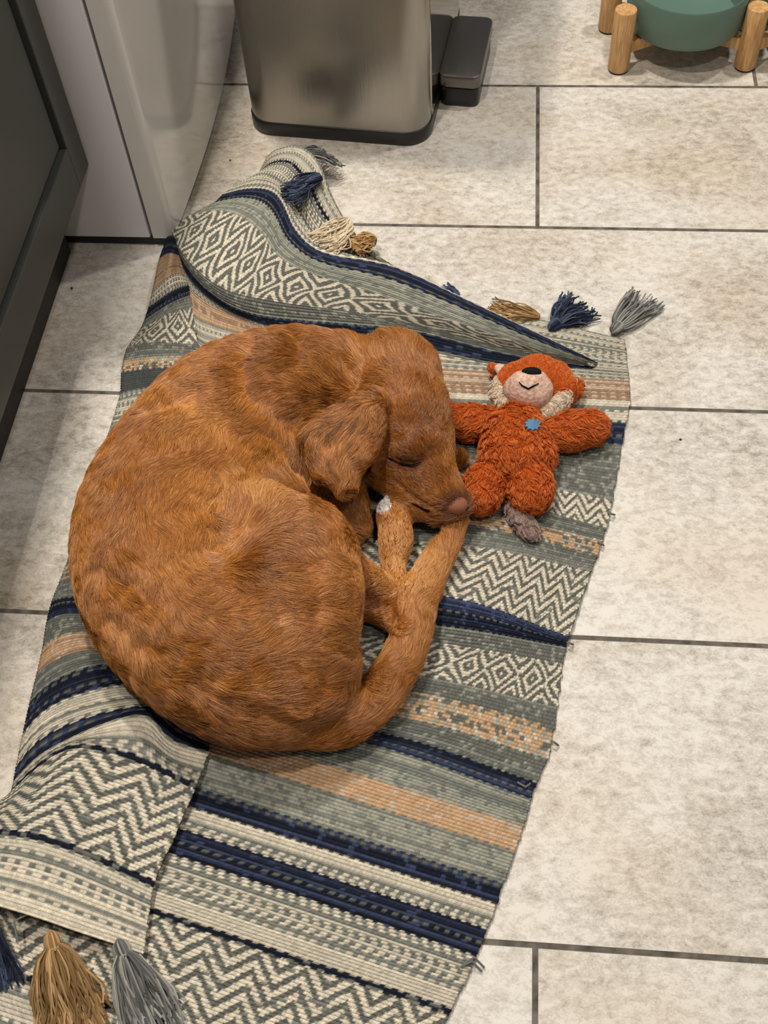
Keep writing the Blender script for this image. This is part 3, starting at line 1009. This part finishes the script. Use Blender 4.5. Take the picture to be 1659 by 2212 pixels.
# ------------------------------------------------------------------ fur
def make_fur(name, ob, dens, length_fn, dir_fn, color_fn, material, parent, radius=0.00028, npts=5, lift=0.35, clump=(30, .55), zmin=0.010, seed=3, curl=0.0):
    r = np.random.default_rng(seed)
    me = ob.data
    V = np.zeros(len(me.vertices) * 3, np.float32); me.vertices.foreach_get('co', V); V = V.reshape(-1, 3)
    n = len(me.polygons)
    F = np.zeros(n * 4, np.int32); me.polygons.foreach_get('vertices', F); F = F.reshape(-1, 4)
    T = np.concatenate([F[:, :3], F[:, [0, 2, 3]]])
    a, b, c = V[T[:, 0]], V[T[:, 1]], V[T[:, 2]]
    cr = np.cross(b - a, c - a); ar = np.linalg.norm(cr, axis=1) / 2
    VN = np.zeros((len(V), 3))
    for k in range(3):
        for d in range(3): VN[:, d] += np.bincount(T[:, k], cr[:, d], len(V))
    VN /= np.linalg.norm(VN, axis=1, keepdims=True) + 1e-12
    N_ = int(ar.sum() * dens)
    ti = r.choice(len(T), N_, p=ar / ar.sum())
    u = r.random(N_); v = r.random(N_); fl_ = u + v > 1; u[fl_] = 1 - u[fl_]; v[fl_] = 1 - v[fl_]
    w = 1 - u - v
    P = a[ti] * w[:, None] + b[ti] * u[:, None] + c[ti] * v[:, None]
    NN = VN[T[ti, 0]] * w[:, None] + VN[T[ti, 1]] * u[:, None] + VN[T[ti, 2]] * v[:, None]
    NN /= np.linalg.norm(NN, axis=1, keepdims=True) + 1e-12
    keep = (P[:, 2] > zmin) & (NN[:, 2] > -0.55)
    P, NN = P[keep], NN[keep]; N_ = len(P)
    px = proj(P)
    D = dir_fn(P, px, NN)
    D = D + r.normal(0, 0.10, D.shape)
    D -= NN * (D * NN).sum(1, keepdims=True)
    D /= np.linalg.norm(D, axis=1, keepdims=True) + 1e-9
    Ln = length_fn(P, px) * r.uniform(.75, 1.15, N_)
    lf = lift * r.uniform(.6, 1.4, N_)
    t = np.linspace(0, 1, npts)[None, :, None]
    pos = P[:, None] + Ln[:, None, None] * (D[:, None] * t * 0.95 + NN[:, None] * (lf[:, None, None] * (t - 0.55 * t * t)))
    if curl:
        ph = r.random(N_) * 6.28
        sd = np.cross(D, NN)
        pos = pos + (Ln * curl)[:, None, None] * t * (sd[:, None] * np.sin(ph[:, None, None] + t * 5) + NN[:, None] * np.cos(ph[:, None, None] + t * 4) * .6)
    # clumps
    cn, cf = clump
    nc = max(1, N_ // cn)
    kd = KDTree(nc)
    for i in range(nc): kd.insert(P[i], i)
    kd.balance()
    ci = np.array([kd.find(p)[1] for p in P])
    off_ = pos[ci] - P[ci][:, None]
    dlt = (P[ci][:, None] + off_ * (Ln / np.maximum(Ln[ci], 1e-5))[:, None, None]) - pos
    far = np.linalg.norm(P[ci] - P, axis=1)
    cfv = cf * r.uniform(.6, 1.15, N_)
    pos = pos + dlt * (cfv[:, None, None] * t ** 1.6)
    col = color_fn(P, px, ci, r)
    hc = bpy.data.hair_curves.new(name)
    hc.add_curves([npts] * N_)
    hc.attributes['position'].data.foreach_set('vector', pos.astype(np.float32).ravel()) if 'position' in hc.attributes else hc.position_data.foreach_set('vector', pos.astype(np.float32).ravel())
    ra = hc.attributes.get('radius') or hc.attributes.new('radius', 'FLOAT', 'POINT')
    rad = radius * (1 - 0.75 * np.linspace(0, 1, npts) ** 1.5)[None] * np.ones((N_, 1))
    ra.data.foreach_set('value', rad.astype(np.float32).ravel())
    ca = hc.attributes.new('coat', 'FLOAT_COLOR', 'CURVE')
    ca.data.foreach_set('color', np.concatenate([col, np.ones((N_, 1))], 1).astype(np.float32).ravel())
    o = bpy.data.objects.new(name, hc)
    COL.objects.link(o)
    hc.materials.append(material)
    o.parent = parent
    o.matrix_parent_inverse = Matrix.Translation(-Vector(parent.location)) if parent.type == 'EMPTY' else Matrix.Identity(4)
    return o


def fur_mat(name, rough=0.45, spec=0.35, sheen=0.0):
    m = mat(name, rough=rough, spec=spec)
    t = NT(m)
    a = t.n('ShaderNodeAttribute', attribute_name='coat')
    t.l(a.outputs['Color'], t.b.inputs['Base Color'])
    if sheen:
        t.b.inputs['Sheen Weight'].default_value = sheen
    return m


def hair_mat(name):
    m = bpy.data.materials.new(name); m.use_nodes = True
    nt = m.node_tree; nt.nodes.remove(nt.nodes['Principled BSDF'])
    h = nt.nodes.new('ShaderNodeBsdfHairPrincipled')
    h.model = 'CHIANG'
    h.parametrization = 'COLOR'
    a = nt.nodes.new('ShaderNodeAttribute'); a.attribute_name = 'coat'
    nt.links.new(a.outputs['Color'], h.inputs['Color'])
    h.inputs['Roughness'].default_value = 0.35
    h.inputs['Radial Roughness'].default_value = 0.5
    h.inputs['Random Roughness'].default_value = 0.2
    nt.links.new(h.outputs[0], nt.nodes['Material Output'].inputs[0])
    return m


# ------------------------------------------------------------------ the dog
cen = at(560, 1200, 0)
lo = at(120, 1700, 0); hi = at(1060, 640, 0)
G = Solid((-0.50, 0.12, 0.0), (0.06, 0.66, 0.235), 0.0030)
K1 = 0.022
T = G.new()
spine = [(735, 818, .088, 98), (625, 850, .080, 142), (500, 905, .080, 160), (400, 1020, .080, 172), (348, 1140, .080, 182),
         (360, 1260, .080, 186), (425, 1360, .080, 180), (520, 1430, .076, 170), (605, 1440, .070, 160), (675, 1425, .058, 96)]
T = G.chain(T, spine, K1)
T = G.chain(T, [(570, 1010, .080, 120), (520, 1120, .092, 130), (500, 1240, .098, 150), (570, 1340, .095, 150)], K1)
T = G.chain(T, [(640, 930, .070, 120), (690, 1010, .055, 82), (735, 1080, .040, 52), (772, 1135, .026, 34)], K1)
T = G.chain(T, [(700, 1000, .040, 84), (762, 1082, .022, 28)], K1)
# haunch
Hn = G.new()
Hn = G.chain(Hn, [(555, 1125, .130, 66), (640, 1180, .120, 104), (680, 1275, .108, 108), (655, 1385, .095, 106)], 0.02)
Hn = G.chain(Hn, [(560, 1130, .128, 68), (570, 1260, .125, 100), (600, 1360, .105, 125)], 0.02)
Hn = G.chain(Hn, [(660, 1190, .112, 90), (740, 1225, .075, 50), (812, 1262, .048, 34), (856, 1290, .036, 25)], 0.018)
T = smin(T, Hn, 0.007)
# hock to paw, further hind leg
Lg = G.new()
Lg = G.chain(Lg, [(862, 1295, .032, 26), (850, 1225, .030, 27), (855, 1168, .034, 38), (852, 1135, .036, 35)], 0.012)
Lg = G.chain(Lg, [(838, 1114, .040, 24), (834, 1101, .038, 21)], 0.008)
Lg = G.chain(Lg, [(868, 1122, .036, 22), (872, 1114, .032, 20)], 0.006)
Lg = G.chain(Lg, [(735, 1290, .035, 40), (790, 1306, .028, 28), (850, 1345, .022, 24)], 0.012)
T = smin(T, Lg, 0.008)
# tail
Tl = G.chain(G.new(), [(600, 1555, .050, 54), (720, 1560, .040, 52), (800, 1516, .036, 46), (856, 1444, .034, 43), (888, 1370, .034, 41), (906, 1290, .034, 40),
                       (938, 1218, .032, 35), (972, 1170, .030, 22), (998, 1130, .034, 8)], 0.012)
T = smin(T, Tl, 0.008)
# head
Hd = G.chain(G.new(), [(852, 822, .088, 104), (878, 900, .088, 92), (905, 950, .080, 72)], 0.016)
Hd = G.chain(Hd, [(840, 900, .070, 92), (850, 985, .060, 74)], 0.018)
Hd = G.chain(Hd, [(895, 960, .072, 76), (922, 1020, .066, 64), (952, 1062, .058, 50), (982, 1090, .052, 31)], 0.014)
Hd = G.chain(Hd, [(850, 1010, .045, 58), (905, 1070, .040, 50), (950, 1098, .036, 34)], 0.014)
Hd = G.chain(Hd, [(893, 962, .104, 30), (918, 955, .100, 26)], 0.012)     # brow
T = smin(T, Hd, 0.009)
# ear flap
Er = G.new()
for ch in ([(806, 868, .135, 14), (740, 900, .130, 26), (680, 955, .120, 26), (698, 1015, .106, 28)],
           [(808, 868, .135, 16), (765, 920, .128, 24), (730, 985, .116, 24), (735, 1042, .100, 20)],
           [(810, 872, .134, 16), (792, 930, .124, 22), (775, 990, .112, 22), (755, 1040, .102, 18)],
           [(812, 875, .132, 16), (806, 930, .120, 14), (796, 980, .110, 14)]):
    Er = G.chain(Er, ch, 0.018)
T = smin(T, Er, 0.004)
# far ear tip beyond the muzzle
T = smin(T, G.chain(G.new(), [(950, 985, .030, 24), (985, 993, .018, 20), (996, 998, .014, 14)], 0.006), 0.004)
# small bump of the far ear on top of the head
T = smin(T, G.chain(G.new(), [(905, 780, .06, 20), (925, 795, .05, 12)], 0.006), 0.006)
# rests on the rug
T = np.maximum(T, 0.011 - G.Z)
V, F = G.mesh(T)
V = relax(V, F, 3)

# local grooves (eye line, mouth, ear edge) pressed in along the surface
bvh = BVHTree.FromPolygons([tuple(v) for v in V], [tuple(map(int, f)) for f in F])


def on_surface(px, py, bv=None):
    d = M @ np.array([(px - W / 2) / F_PX, -(py - H / 2) / F_PX, -1.0]); d /= np.linalg.norm(d)
    hit, nrm, i, dist = (bv or bvh).ray_cast(Vector(CAM), Vector(d))
    return (np.array(hit), np.array(nrm)) if hit is not None else (None, None)


def groove(V, line, depth, width):
    pts = [on_surface(*p) for p in line]
    pts = [p for p in pts if p[0] is not None]
    for i in range(len(pts) - 1):
        a = pts[i][0]; b_ = pts[i + 1][0]; nn = (pts[i][1] + pts[i + 1][1]); nn /= np.linalg.norm(nn)
        d = b_ - a; t = np.clip(((V - a) @ d) / (d @ d + 1e-12), 0, 1)
        dist = np.linalg.norm(V - a - t[:, None] * d, axis=1)
        V = V - nn * (depth * np.exp(-(dist / width) ** 2) / 1.6)[:, None]
    return V


V = groove(V, [(832, 984), (860, 998), (890, 1002), (918, 994)], .004, .004)
V = groove(V, [(930, 975), (938, 990)], .003, .006)
V = groove(V, [(855, 1040), (900, 1078), (945, 1098), (975, 1108)], .003, .003)
V = groove(V, [(840, 1115), (846, 1098)], .002, .0025)
V = groove(V, [(860, 1120), (862, 1104)], .002, .0025)
# skin folds of neck and scruff, flank hollow
V = groove(V, [(655, 770), (660, 740), (650, 725)], .008, .012)
V = groove(V, [(700, 760), (760, 800), (800, 850)], .006, .008)
V = groove(V, [(590, 940), (640, 1010), (700, 1080)], .006, .010)
V = groove(V, [(480, 900), (410, 860), (380, 850)], .004, .02)
for ln in ([(205, 1225), (260, 1255), (330, 1300)], [(330, 1450), (420, 1470), (520, 1455)], [(450, 1500), (560, 1555), (690, 1580)], [(470, 830), (430, 850), (330, 880)],
           [(560, 740), (530, 790), (540, 850)], [(590, 1330), (680, 1320), (750, 1300)], [(240, 1330), (300, 1390), (380, 1420)], [(640, 1440), (700, 1480), (750, 1500)]):
    V = groove(V, ln, .0055, .011)
V = groove(V, [(475, 1090), (490, 1150), (470, 1180)], .008, .02)

M_skin = mat('dog_skin', srgb(120, 66, 28), 0.8, spec=0.1)
dc = at(520, 1250, 0)
dog = mesh_from('dog', V, F, M_skin)
tag(dog, 'reddish brown puppy with a white toe tip, asleep and curled up on the striped rug', 'dog')

FLOW = [  # place in the frame and lie of the coat there
    (985, 1075, -.5, -.8), (940, 1050, -.6, -.8), (910, 1010, -.6, -.6), (860, 1020, -.9, -.1), (900, 950, -.5, -1), (940, 900, -.1, -1), (870, 880, -.4, -1), (900, 800, .0, -1), (860, 740, -.2, -1), (905, 760, .5, -1), (820, 780, -.7, -.7),
    (950, 1100, -1, -.3), (880, 1070, -1, -.1),
    (790, 850, -1, -.2), (740, 800, -1, -.5), (700, 760, -1, -.1), (720, 860, -1, .15), (660, 870, -1, .3), (680, 920, -.7, .8), (800, 900, -.1, 1), (770, 940, -.4, 1), (740, 980, -.2, 1), (790, 990, -.2, 1), (740, 1050, .2, 1), (700, 1010, .1, 1),
    (650, 720, -1, .1), (600, 760, -1, .1), (560, 720, -1, .2), (620, 830, -1, .15), (590, 900, -.3, .9), (540, 860, -.8, .5), (480, 760, -1, .5), (420, 790, -.9, .7), (500, 830, -1, .2), (440, 900, -.8, .5), (350, 860, -.7, .8), (300, 900, -.6, 1),
    (400, 960, -.5, 1), (500, 950, -.2, 1), (550, 1000, -.1, 1), (280, 1000, -.5, 1), (220, 1060, -.2, 1), (340, 1060, -.2, 1), (450, 1060, 0, 1), (190, 1150, .0, 1), (260, 1150, .0, 1), (350, 1160, .3, 1), (430, 1160, .5, .8),
    (200, 1240, .3, 1), (280, 1240, .5, 1), (360, 1240, .9, .7), (450, 1230, 1, .3), (210, 1340, .3, 1), (280, 1340, .4, 1), (350, 1330, .5, 1), (430, 1330, 1, .0), (260, 1430, .5, 1), (340, 1430, .8, .7), (420, 1430, 1, .0), (330, 1510, .7, .6),
    (420, 1520, 1, .3), (500, 1420, 1, -.2), (500, 1500, 1, .1), (500, 1580, 1, .35), (600, 1560, 1, .1), (600, 1460, 1, .1), (620, 1600, 1, .0), (700, 1600, 1, -.2), (700, 1500, 1, .1), (760, 1560, .9, -.6), (780, 1480, .5, .8), (740, 1430, 1, .2),
    (500, 1080, -.3, -.9), (530, 1060, -.1, -1), (560, 1075, .5, -.7), (620, 1075, .9, -.3), (520, 1150, .3, -.4), (560, 1180, 1, -.1), (640, 1150, 1, .1), (700, 1180, 1, .5), (640, 1250, 1, -.05), (560, 1290, 1, -.1), (700, 1290, 1, .1), (620, 1350, 1, -.2), (700, 1370, 1, -.3), (760, 1390, .9, .1),
    (760, 1220, .9, .45), (820, 1270, .9, .35), (780, 1310, 1, .3), (840, 1340, .8, .5), (855, 1240, .1, -1), (850, 1160, 0, -1), (840, 1100, -.2, -1),
    (650, 980, .3, 1), (690, 1060, .5, 1), (740, 1110, .6, .9), (770, 1140, .4, 1), (600, 960, .2, 1),
    (820, 1500, .6, -.8), (870, 1420, .35, -1), (900, 1320, .15, -1), (930, 1230, .4, -1), (980, 1170, .5, -1), (850, 1480, .6, -.8), (880, 1300, .1, -1),
]
FL = np.array(FLOW, float)
e1 = at(701, 1100, .1) - at(700, 1100, .1); e2 = at(700, 1101, .1) - at(700, 1100, .1)
FD = FL[:, 2:3] * e1 + FL[:, 3:4] * e2
FD /= np.linalg.norm(FD, axis=1, keepdims=True)


def blockwise(px, fn, bs=20000):
    return np.concatenate([fn(px[i:i + bs]) for i in range(0, len(px), bs)])


def dog_dir(P, px, NN):
    def f(q):
        d2 = ((q[:, None] - FL[None, :, :2]) ** 2).sum(2) + 500.0
        w = d2 ** -2.0
        w /= w.sum(1, keepdims=True)
        return w @ FD
    D = blockwise(px, f)
    D /= np.linalg.norm(D, axis=1, keepdims=True) + 1e-9
    # gentle waves in the coat
    x, y, z = P[:, 0] * 60, P[:, 1] * 60, P[:, 2] * 60
    ang = 0.35 * np.sin(x * 1.1 + 1.7 * np.sin(y * .9) + z) + 0.28 * np.sin(y * 2.3 + 1.3 * np.sin(x * 1.7) + 2 * z) + 0.18 * np.sin(x * 4.3 + y * 3.1)
    sd = np.cross(NN, D)
    return D * np.cos(ang)[:, None] + sd * np.sin(ang)[:, None]


def blob(px, cx, cy, rx, ry):
    return np.exp(-(((px[:, 0] - cx) / rx) ** 2 + ((px[:, 1] - cy) / ry) ** 2))


def dog_len(P, px):
    L = np.full(len(px), 0.0185)
    head = np.clip(blob(px, 895, 960, 110, 170) * 1.6, 0, 1)
    L = L * (1 - head) + 0.0048 * head
    L += 0.007 * blob(px, 860, 725, 60, 40)
    L += 0.006 * blob(px, 710, 870, 90, 80) + 0.005 * blob(px, 560, 1560, 260, 60) + 0.004 * blob(px, 740, 1430, 60, 80) + .004 * blob(px, 520, 1070, 60, 50)
    leg = np.clip(blob(px, 850, 1180, 60, 110) * 1.8 + blob(px, 820, 1320, 60, 50) * 1.5 + blob(px, 780, 1240, 60, 50), 0, 1)
    L = L * (1 - leg) + 0.0045 * leg
    L += 0.003 * blob(px, 990, 1150, 30, 40)
    return L


RED = np.array(srgb(184, 117, 50)); DRK = np.array(srgb(112, 64, 23)); LGT = np.array(srgb(234, 182, 114))


def dog_col(P, px, ci, r):
    n = len(P)
    cl = hsh(ci.astype(float), 1.0, 2)
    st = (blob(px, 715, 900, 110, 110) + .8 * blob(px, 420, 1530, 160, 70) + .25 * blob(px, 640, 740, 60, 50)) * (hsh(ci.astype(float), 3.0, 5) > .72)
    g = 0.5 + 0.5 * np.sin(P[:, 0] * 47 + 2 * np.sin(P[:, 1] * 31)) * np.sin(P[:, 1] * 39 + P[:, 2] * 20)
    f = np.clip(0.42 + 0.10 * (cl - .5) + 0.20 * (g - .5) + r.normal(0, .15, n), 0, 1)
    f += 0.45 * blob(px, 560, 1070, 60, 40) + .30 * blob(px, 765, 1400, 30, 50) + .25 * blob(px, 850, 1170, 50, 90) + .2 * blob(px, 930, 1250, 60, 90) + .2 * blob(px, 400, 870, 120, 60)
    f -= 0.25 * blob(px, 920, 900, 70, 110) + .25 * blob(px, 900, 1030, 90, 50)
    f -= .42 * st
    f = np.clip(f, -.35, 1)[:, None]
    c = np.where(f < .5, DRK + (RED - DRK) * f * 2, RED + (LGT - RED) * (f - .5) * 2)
    wh = (np.hypot((px[:, 0] - 830) / 21, (px[:, 1] - 1094) / 21) + r.normal(0, .07, n) + .35 * ((px[:, 0] - 830) / 21 + (px[:, 1] - 1094) / 21).clip(-1, 1) * .7 < 1) & (P[:, 2] > .018)
    c[wh] = np.array(srgb(250, 246, 240))
    mz = np.clip(blob(px, 990, 1092, 26, 20) * 1.3, 0, 1)[:, None]
    c = c * (1 - mz) + np.array(srgb(120, 70, 50)) * mz
    ey = np.clip(blob(px, 875, 1000, 45, 9), 0, 1)[:, None] * .6
    c = c * (1 - ey) + np.array(srgb(70, 38, 18)) * ey
    return c


M_fur = fur_mat('red_dog_coat', .38, .6)
FUR_DENS = 1150000
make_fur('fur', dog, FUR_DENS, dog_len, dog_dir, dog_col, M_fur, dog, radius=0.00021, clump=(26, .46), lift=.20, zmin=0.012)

# nose
M_nose = mat('pink_brown_nose', srgb(138, 88, 66), 0.7, spec=.25)
p, n_ = on_surface(984, 1090)
b = MB(); b.ball(p + n_ * -.0076 + np.array([.003, -.002, 0]), (.0130, .0105, .0095), 24, 14); no = b.build('nose', M_nose, dog)
M_dark = mat('dark_skin', srgb(30, 17, 12), 0.9, spec=.05)


def surf_line(name, line, r, m, parent, out=.0006, bv=None):
    pts = []
    for i in range(len(line) - 1):
        for k in range(5):
            f = k / 5
            pp, nn = on_surface(line[i][0] * (1 - f) + line[i + 1][0] * f, line[i][1] * (1 - f) + line[i + 1][1] * f, bv)
            if pp is not None: pts.append(pp + nn * out)
    rs = [r * (0.35 + .65 * math.sin(math.pi * (i + .5) / len(pts))) for i in range(len(pts))]
    b = MB(); b.tube(pts, rs, 8)
    return b.build(name, m, parent)


surf_line('closed_eyelid', [(838, 986), (862, 999), (890, 1003), (915, 996)], .0011, M_dark, dog, .0014)['label'] = 'dark slit of the closed eye'
surf_line('nostril', [(996, 1094), (1003, 1099), (1008, 1096)], .0016, M_dark, dog, .002)['label'] = 'dark nostril'
surf_line('mouth_line', [(890, 1086), (925, 1103), (960, 1112)], .0012, M_dark, dog, .001)


# ------------------------------------------------------------------ plush toy
tp = at(1140, 960, 0)
toy = empty('plush_toy', (tp[0], tp[1], 0), 'orange plush fox toy with a pink smiling muzzle, lying on the rug before the dog', 'soft toy')
M_orange = mat('orange_plush', srgb(170, 70, 20), 0.9, spec=.1)
M_pinkfelt = mat('pink_velour', srgb(206, 168, 150), 0.9, spec=.1)
t = NT(M_pinkfelt)
nz_ = t.n('ShaderNodeTexNoise', i_Scale=260.0, i_Detail=5.0)
gp_ = t.n('ShaderNodeNewGeometry'); t.l(gp_.outputs['Position'], nz_.inputs['Vector'])
t.l(t.ramp(nz_.outputs[0], [(.35, srgb(188, 146, 128)), (.65, srgb(222, 192, 172))]), t.b.inputs['Base Color'])
bp = t.n('ShaderNodeBump', i_Distance=0.002, i_Strength=0.8); t.l(nz_.outputs[0], bp.inputs['Height']); t.l(bp.outputs[0], t.b.inputs['Normal'])
M_felt = mat('black_felt', srgb(16, 16, 16), 0.85, spec=.2)
M_cream = mat('cream_plush', srgb(200, 180, 158), .9, spec=.1)
M_mauve = mat('mauve_plush', srgb(140, 116, 108), .9, spec=.1)
M_patch = mat('blue_patch', srgb(92, 130, 160), .8, spec=.2)
M_tfur = fur_mat('plush_pile', .6, .25)
OR1, OR2 = np.array(srgb(172, 74, 22)), np.array(srgb(222, 124, 58))
CR1, CR2 = np.array(srgb(196, 176, 150)), np.array(srgb(232, 218, 198))
MV1, MV2 = np.array(srgb(130, 106, 100)), np.array(srgb(186, 164, 152))


def toy_part(name, chains, k, colA, colB, mt, length=.0075, dens=480000, flow=(0, 1), parent=toy, fur=True, seed=1, floorz=.010):
    allp = [sphere_at(*p) for ch in chains for p in ch]
    A = np.array(allp)
    lo_ = (A[:, :3] - A[:, 3:4]).min(0) - .006; hi_ = (A[:, :3] + A[:, 3:4]).max(0) + .006
    g = Solid(lo_, hi_, 0.0024)
    f_ = g.new()
    for ch in chains: f_ = g.chain(f_, ch, k)
    f_ = np.maximum(f_, floorz - g.Z)
    v_, q_ = g.mesh(f_); v_ = relax(v_, q_, 2)
    o = mesh_from(name, v_, q_, mt, parent)
    if fur:
        dd = flow[0] * e1 + flow[1] * e2; dd /= np.linalg.norm(dd)

        def df(P, px, NN):
            x, y = P[:, 0] * 260, P[:, 1] * 260
            a = .6 * np.sin(x + 1.5 * np.sin(y * 1.3)) + 0.5 * np.sin(y * 1.9 + x * .6)
            sd = np.cross(NN, np.tile(dd, (len(P), 1)))
            return dd * np.cos(a)[:, None] + sd * np.sin(a)[:, None]

        def cf(P, px, ci, r):
            f = np.clip(hsh(ci.astype(float), 2.0, 1) * .6 + r.random(len(P)) * .4, 0, 1)[:, None]
            return colA * (1 - f) + colB * f
        fu = make_fur('pile', o, dens, lambda P, px: np.full(len(P), length), df, cf, M_tfur, o, radius=.00030, lift=.70, clump=(10, .75), zmin=floorz + .001, seed=seed, curl=.12, npts=4)
        fu['kind'] = 'stuff'
    return o


body = toy_part('torso', [[(1122, 905, .034, 44), (1112, 945, .036, 62), (1112, 985, .036, 70)], [(1090, 985, .03, 50), (1150, 985, .03, 50)]], .012, OR1, OR2, M_orange, flow=(.1, 1), seed=11)
toy_part('arm', [[(1060, 915, .024, 34), (1020, 915, .022, 37), (975, 908, .022, 34)]], .008, OR1, OR2, M_orange, flow=(-1, .6), seed=12)
toy_part('arm', [[(1180, 940, .026, 34), (1230, 932, .026, 39), (1275, 925, .026, 38)]], .008, OR1, OR2, M_orange, flow=(1, .5), seed=13)
toy_part('leg', [[(1072, 1015, .030, 38), (1048, 1048, .028, 42), (1040, 1072, .028, 40)]], .008, OR1, OR2, M_orange, flow=(-.2, 1), seed=14)
toy_part('leg', [[(1138, 1020, .032, 44), (1144, 1052, .030, 46), (1146, 1070, .028, 42)]], .008, OR1, OR2, M_orange, flow=(.2, 1), seed=15)
toy_part('tail', [[(1112, 1098, .014, 22), (1125, 1120, .013, 24), (1142, 1146, .012, 20), (1152, 1160, .011, 12)]], .006, MV1, MV2, M_mauve, length=.006, flow=(.6, 1), seed=16, floorz=.008)
head = toy_part('head', [[(1110, 838, .036, 44), (1160, 826, .040, 54), (1205, 844, .036, 44)], [(1150, 858, .034, 34), (1190, 866, .030, 34)], [(1110, 815, .03, 30), (1200, 815, .03, 34)]], .012, OR1, OR2, M_orange, length=.0032, flow=(.2, -1), seed=17)
toy_part('ear', [[(1072, 800, .026, 13), (1064, 795, .022, 11)]], .004, OR1, OR2, M_orange, length=.003, flow=(-1, -1), dens=420000, seed=18)
toy_part('ear', [[(1238, 828, .028, 15), (1248, 834, .022, 13), (1246, 850, .02, 12)]], .004, OR1, OR2, M_orange, length=.003, flow=(1, 0), dens=420000, seed=19)
for nm, chn in (('ear_lining', [[(1076, 796, .034, 9), (1086, 793, .036, 7)], [(1078, 803, .035, 7)]]), ('ear_lining', [[(1236, 818, .038, 8), (1240, 828, .038, 7), (1234, 838, .040, 6)]])):
    toy_part(nm, chn, .003, CR1, CR2, M_cream, length=.002, flow=(0, -1), dens=400000, seed=21)
toy_part('cheek', [[(1084, 822, .042, 14), (1078, 846, .040, 22), (1092, 870, .040, 22), (1112, 886, .038, 14)]], .006, CR1, CR2, M_cream, length=.005, flow=(-.5, 1), seed=22)
toy_part('cheek', [[(1214, 836, .044, 12), (1214, 858, .042, 22), (1196, 878, .040, 22), (1170, 892, .038, 14)]], .006, CR1, CR2, M_cream, length=.005, flow=(.2, 1), seed=23)
mz = toy_part('muzzle', [[(1125, 828, .062, 24), (1112, 842, .054, 26), (1145, 852, .050, 38), (1172, 842, .056, 24), (1160, 826, .062, 26)], [(1135, 835, .06, 30)]], .010, CR1, CR2, M_pinkfelt, fur=False)
mv = np.zeros(len(mz.data.vertices) * 3, np.float32); mz.data.vertices.foreach_get('co', mv)
mf = np.zeros(len(mz.data.polygons) * 4, np.int32); mz.data.polygons.foreach_get('vertices', mf)
bz = BVHTree.FromPolygons([tuple(v) for v in mv.reshape(-1, 3)], [tuple(map(int, f)) for f in mf.reshape(-1, 4)])
surf_line('mouth', [(1121, 825), (1128, 833), (1141, 840), (1154, 833), (1166, 827)], .0011, M_felt, toy, .0006, bz)
p, n_ = on_surface(1146, 816, bz)
if p is None: p = at(1146, 812, .07)
c0 = at(1148, 804, p[2] - .001)
G2 = Solid(c0 - .02, c0 + .02, .0012)
e_r = e1 / np.linalg.norm(e1); e_v = (CAM - c0); e_v /= np.linalg.norm(e_v); e_u = np.cross(e_v, e_r)
f2 = G2.ell(G2.new(), c0, (.0112, .0058, .0045), (e_r, e_u, e_v), .001)
v_, q_ = G2.mesh(f2); mesh_from('nose', v_, q_, M_felt, toy)
# star patch sewn on the chest
tv_ = np.zeros(len(body.data.vertices) * 3, np.float32); body.data.vertices.foreach_get('co', tv_)
tf_ = np.zeros(len(body.data.polygons) * 4, np.int32); body.data.polygons.foreach_get('vertices', tf_)
bb_ = BVHTree.FromPolygons([tuple(v) for v in tv_.reshape(-1, 3)], [tuple(map(int, f)) for f in tf_.reshape(-1, 4)])
pv = []; pf = []
for k in range(20):
    a_ = 2 * math.pi * k / 20; rad = (17 if k % 2 else 12)
    pp, nn = on_surface(1147 + rad * math.cos(a_), 921 + rad * .8 * math.sin(a_), bb_)
    pv.append(pp + nn * .0042)
pp, nn = on_surface(1147, 921, bb_); pv.append(pp + nn * .0046)
pv += [q - nn * .0025 for q in pv[:20]]
for k in range(20):
    pf.append((k, (k + 1) % 20, 20)); pf.append((k, 21 + k, 21 + (k + 1) % 20, (k + 1) % 20))
b = MB(); b.add(pv, pf); b.build('patch', M_patch, toy, False)
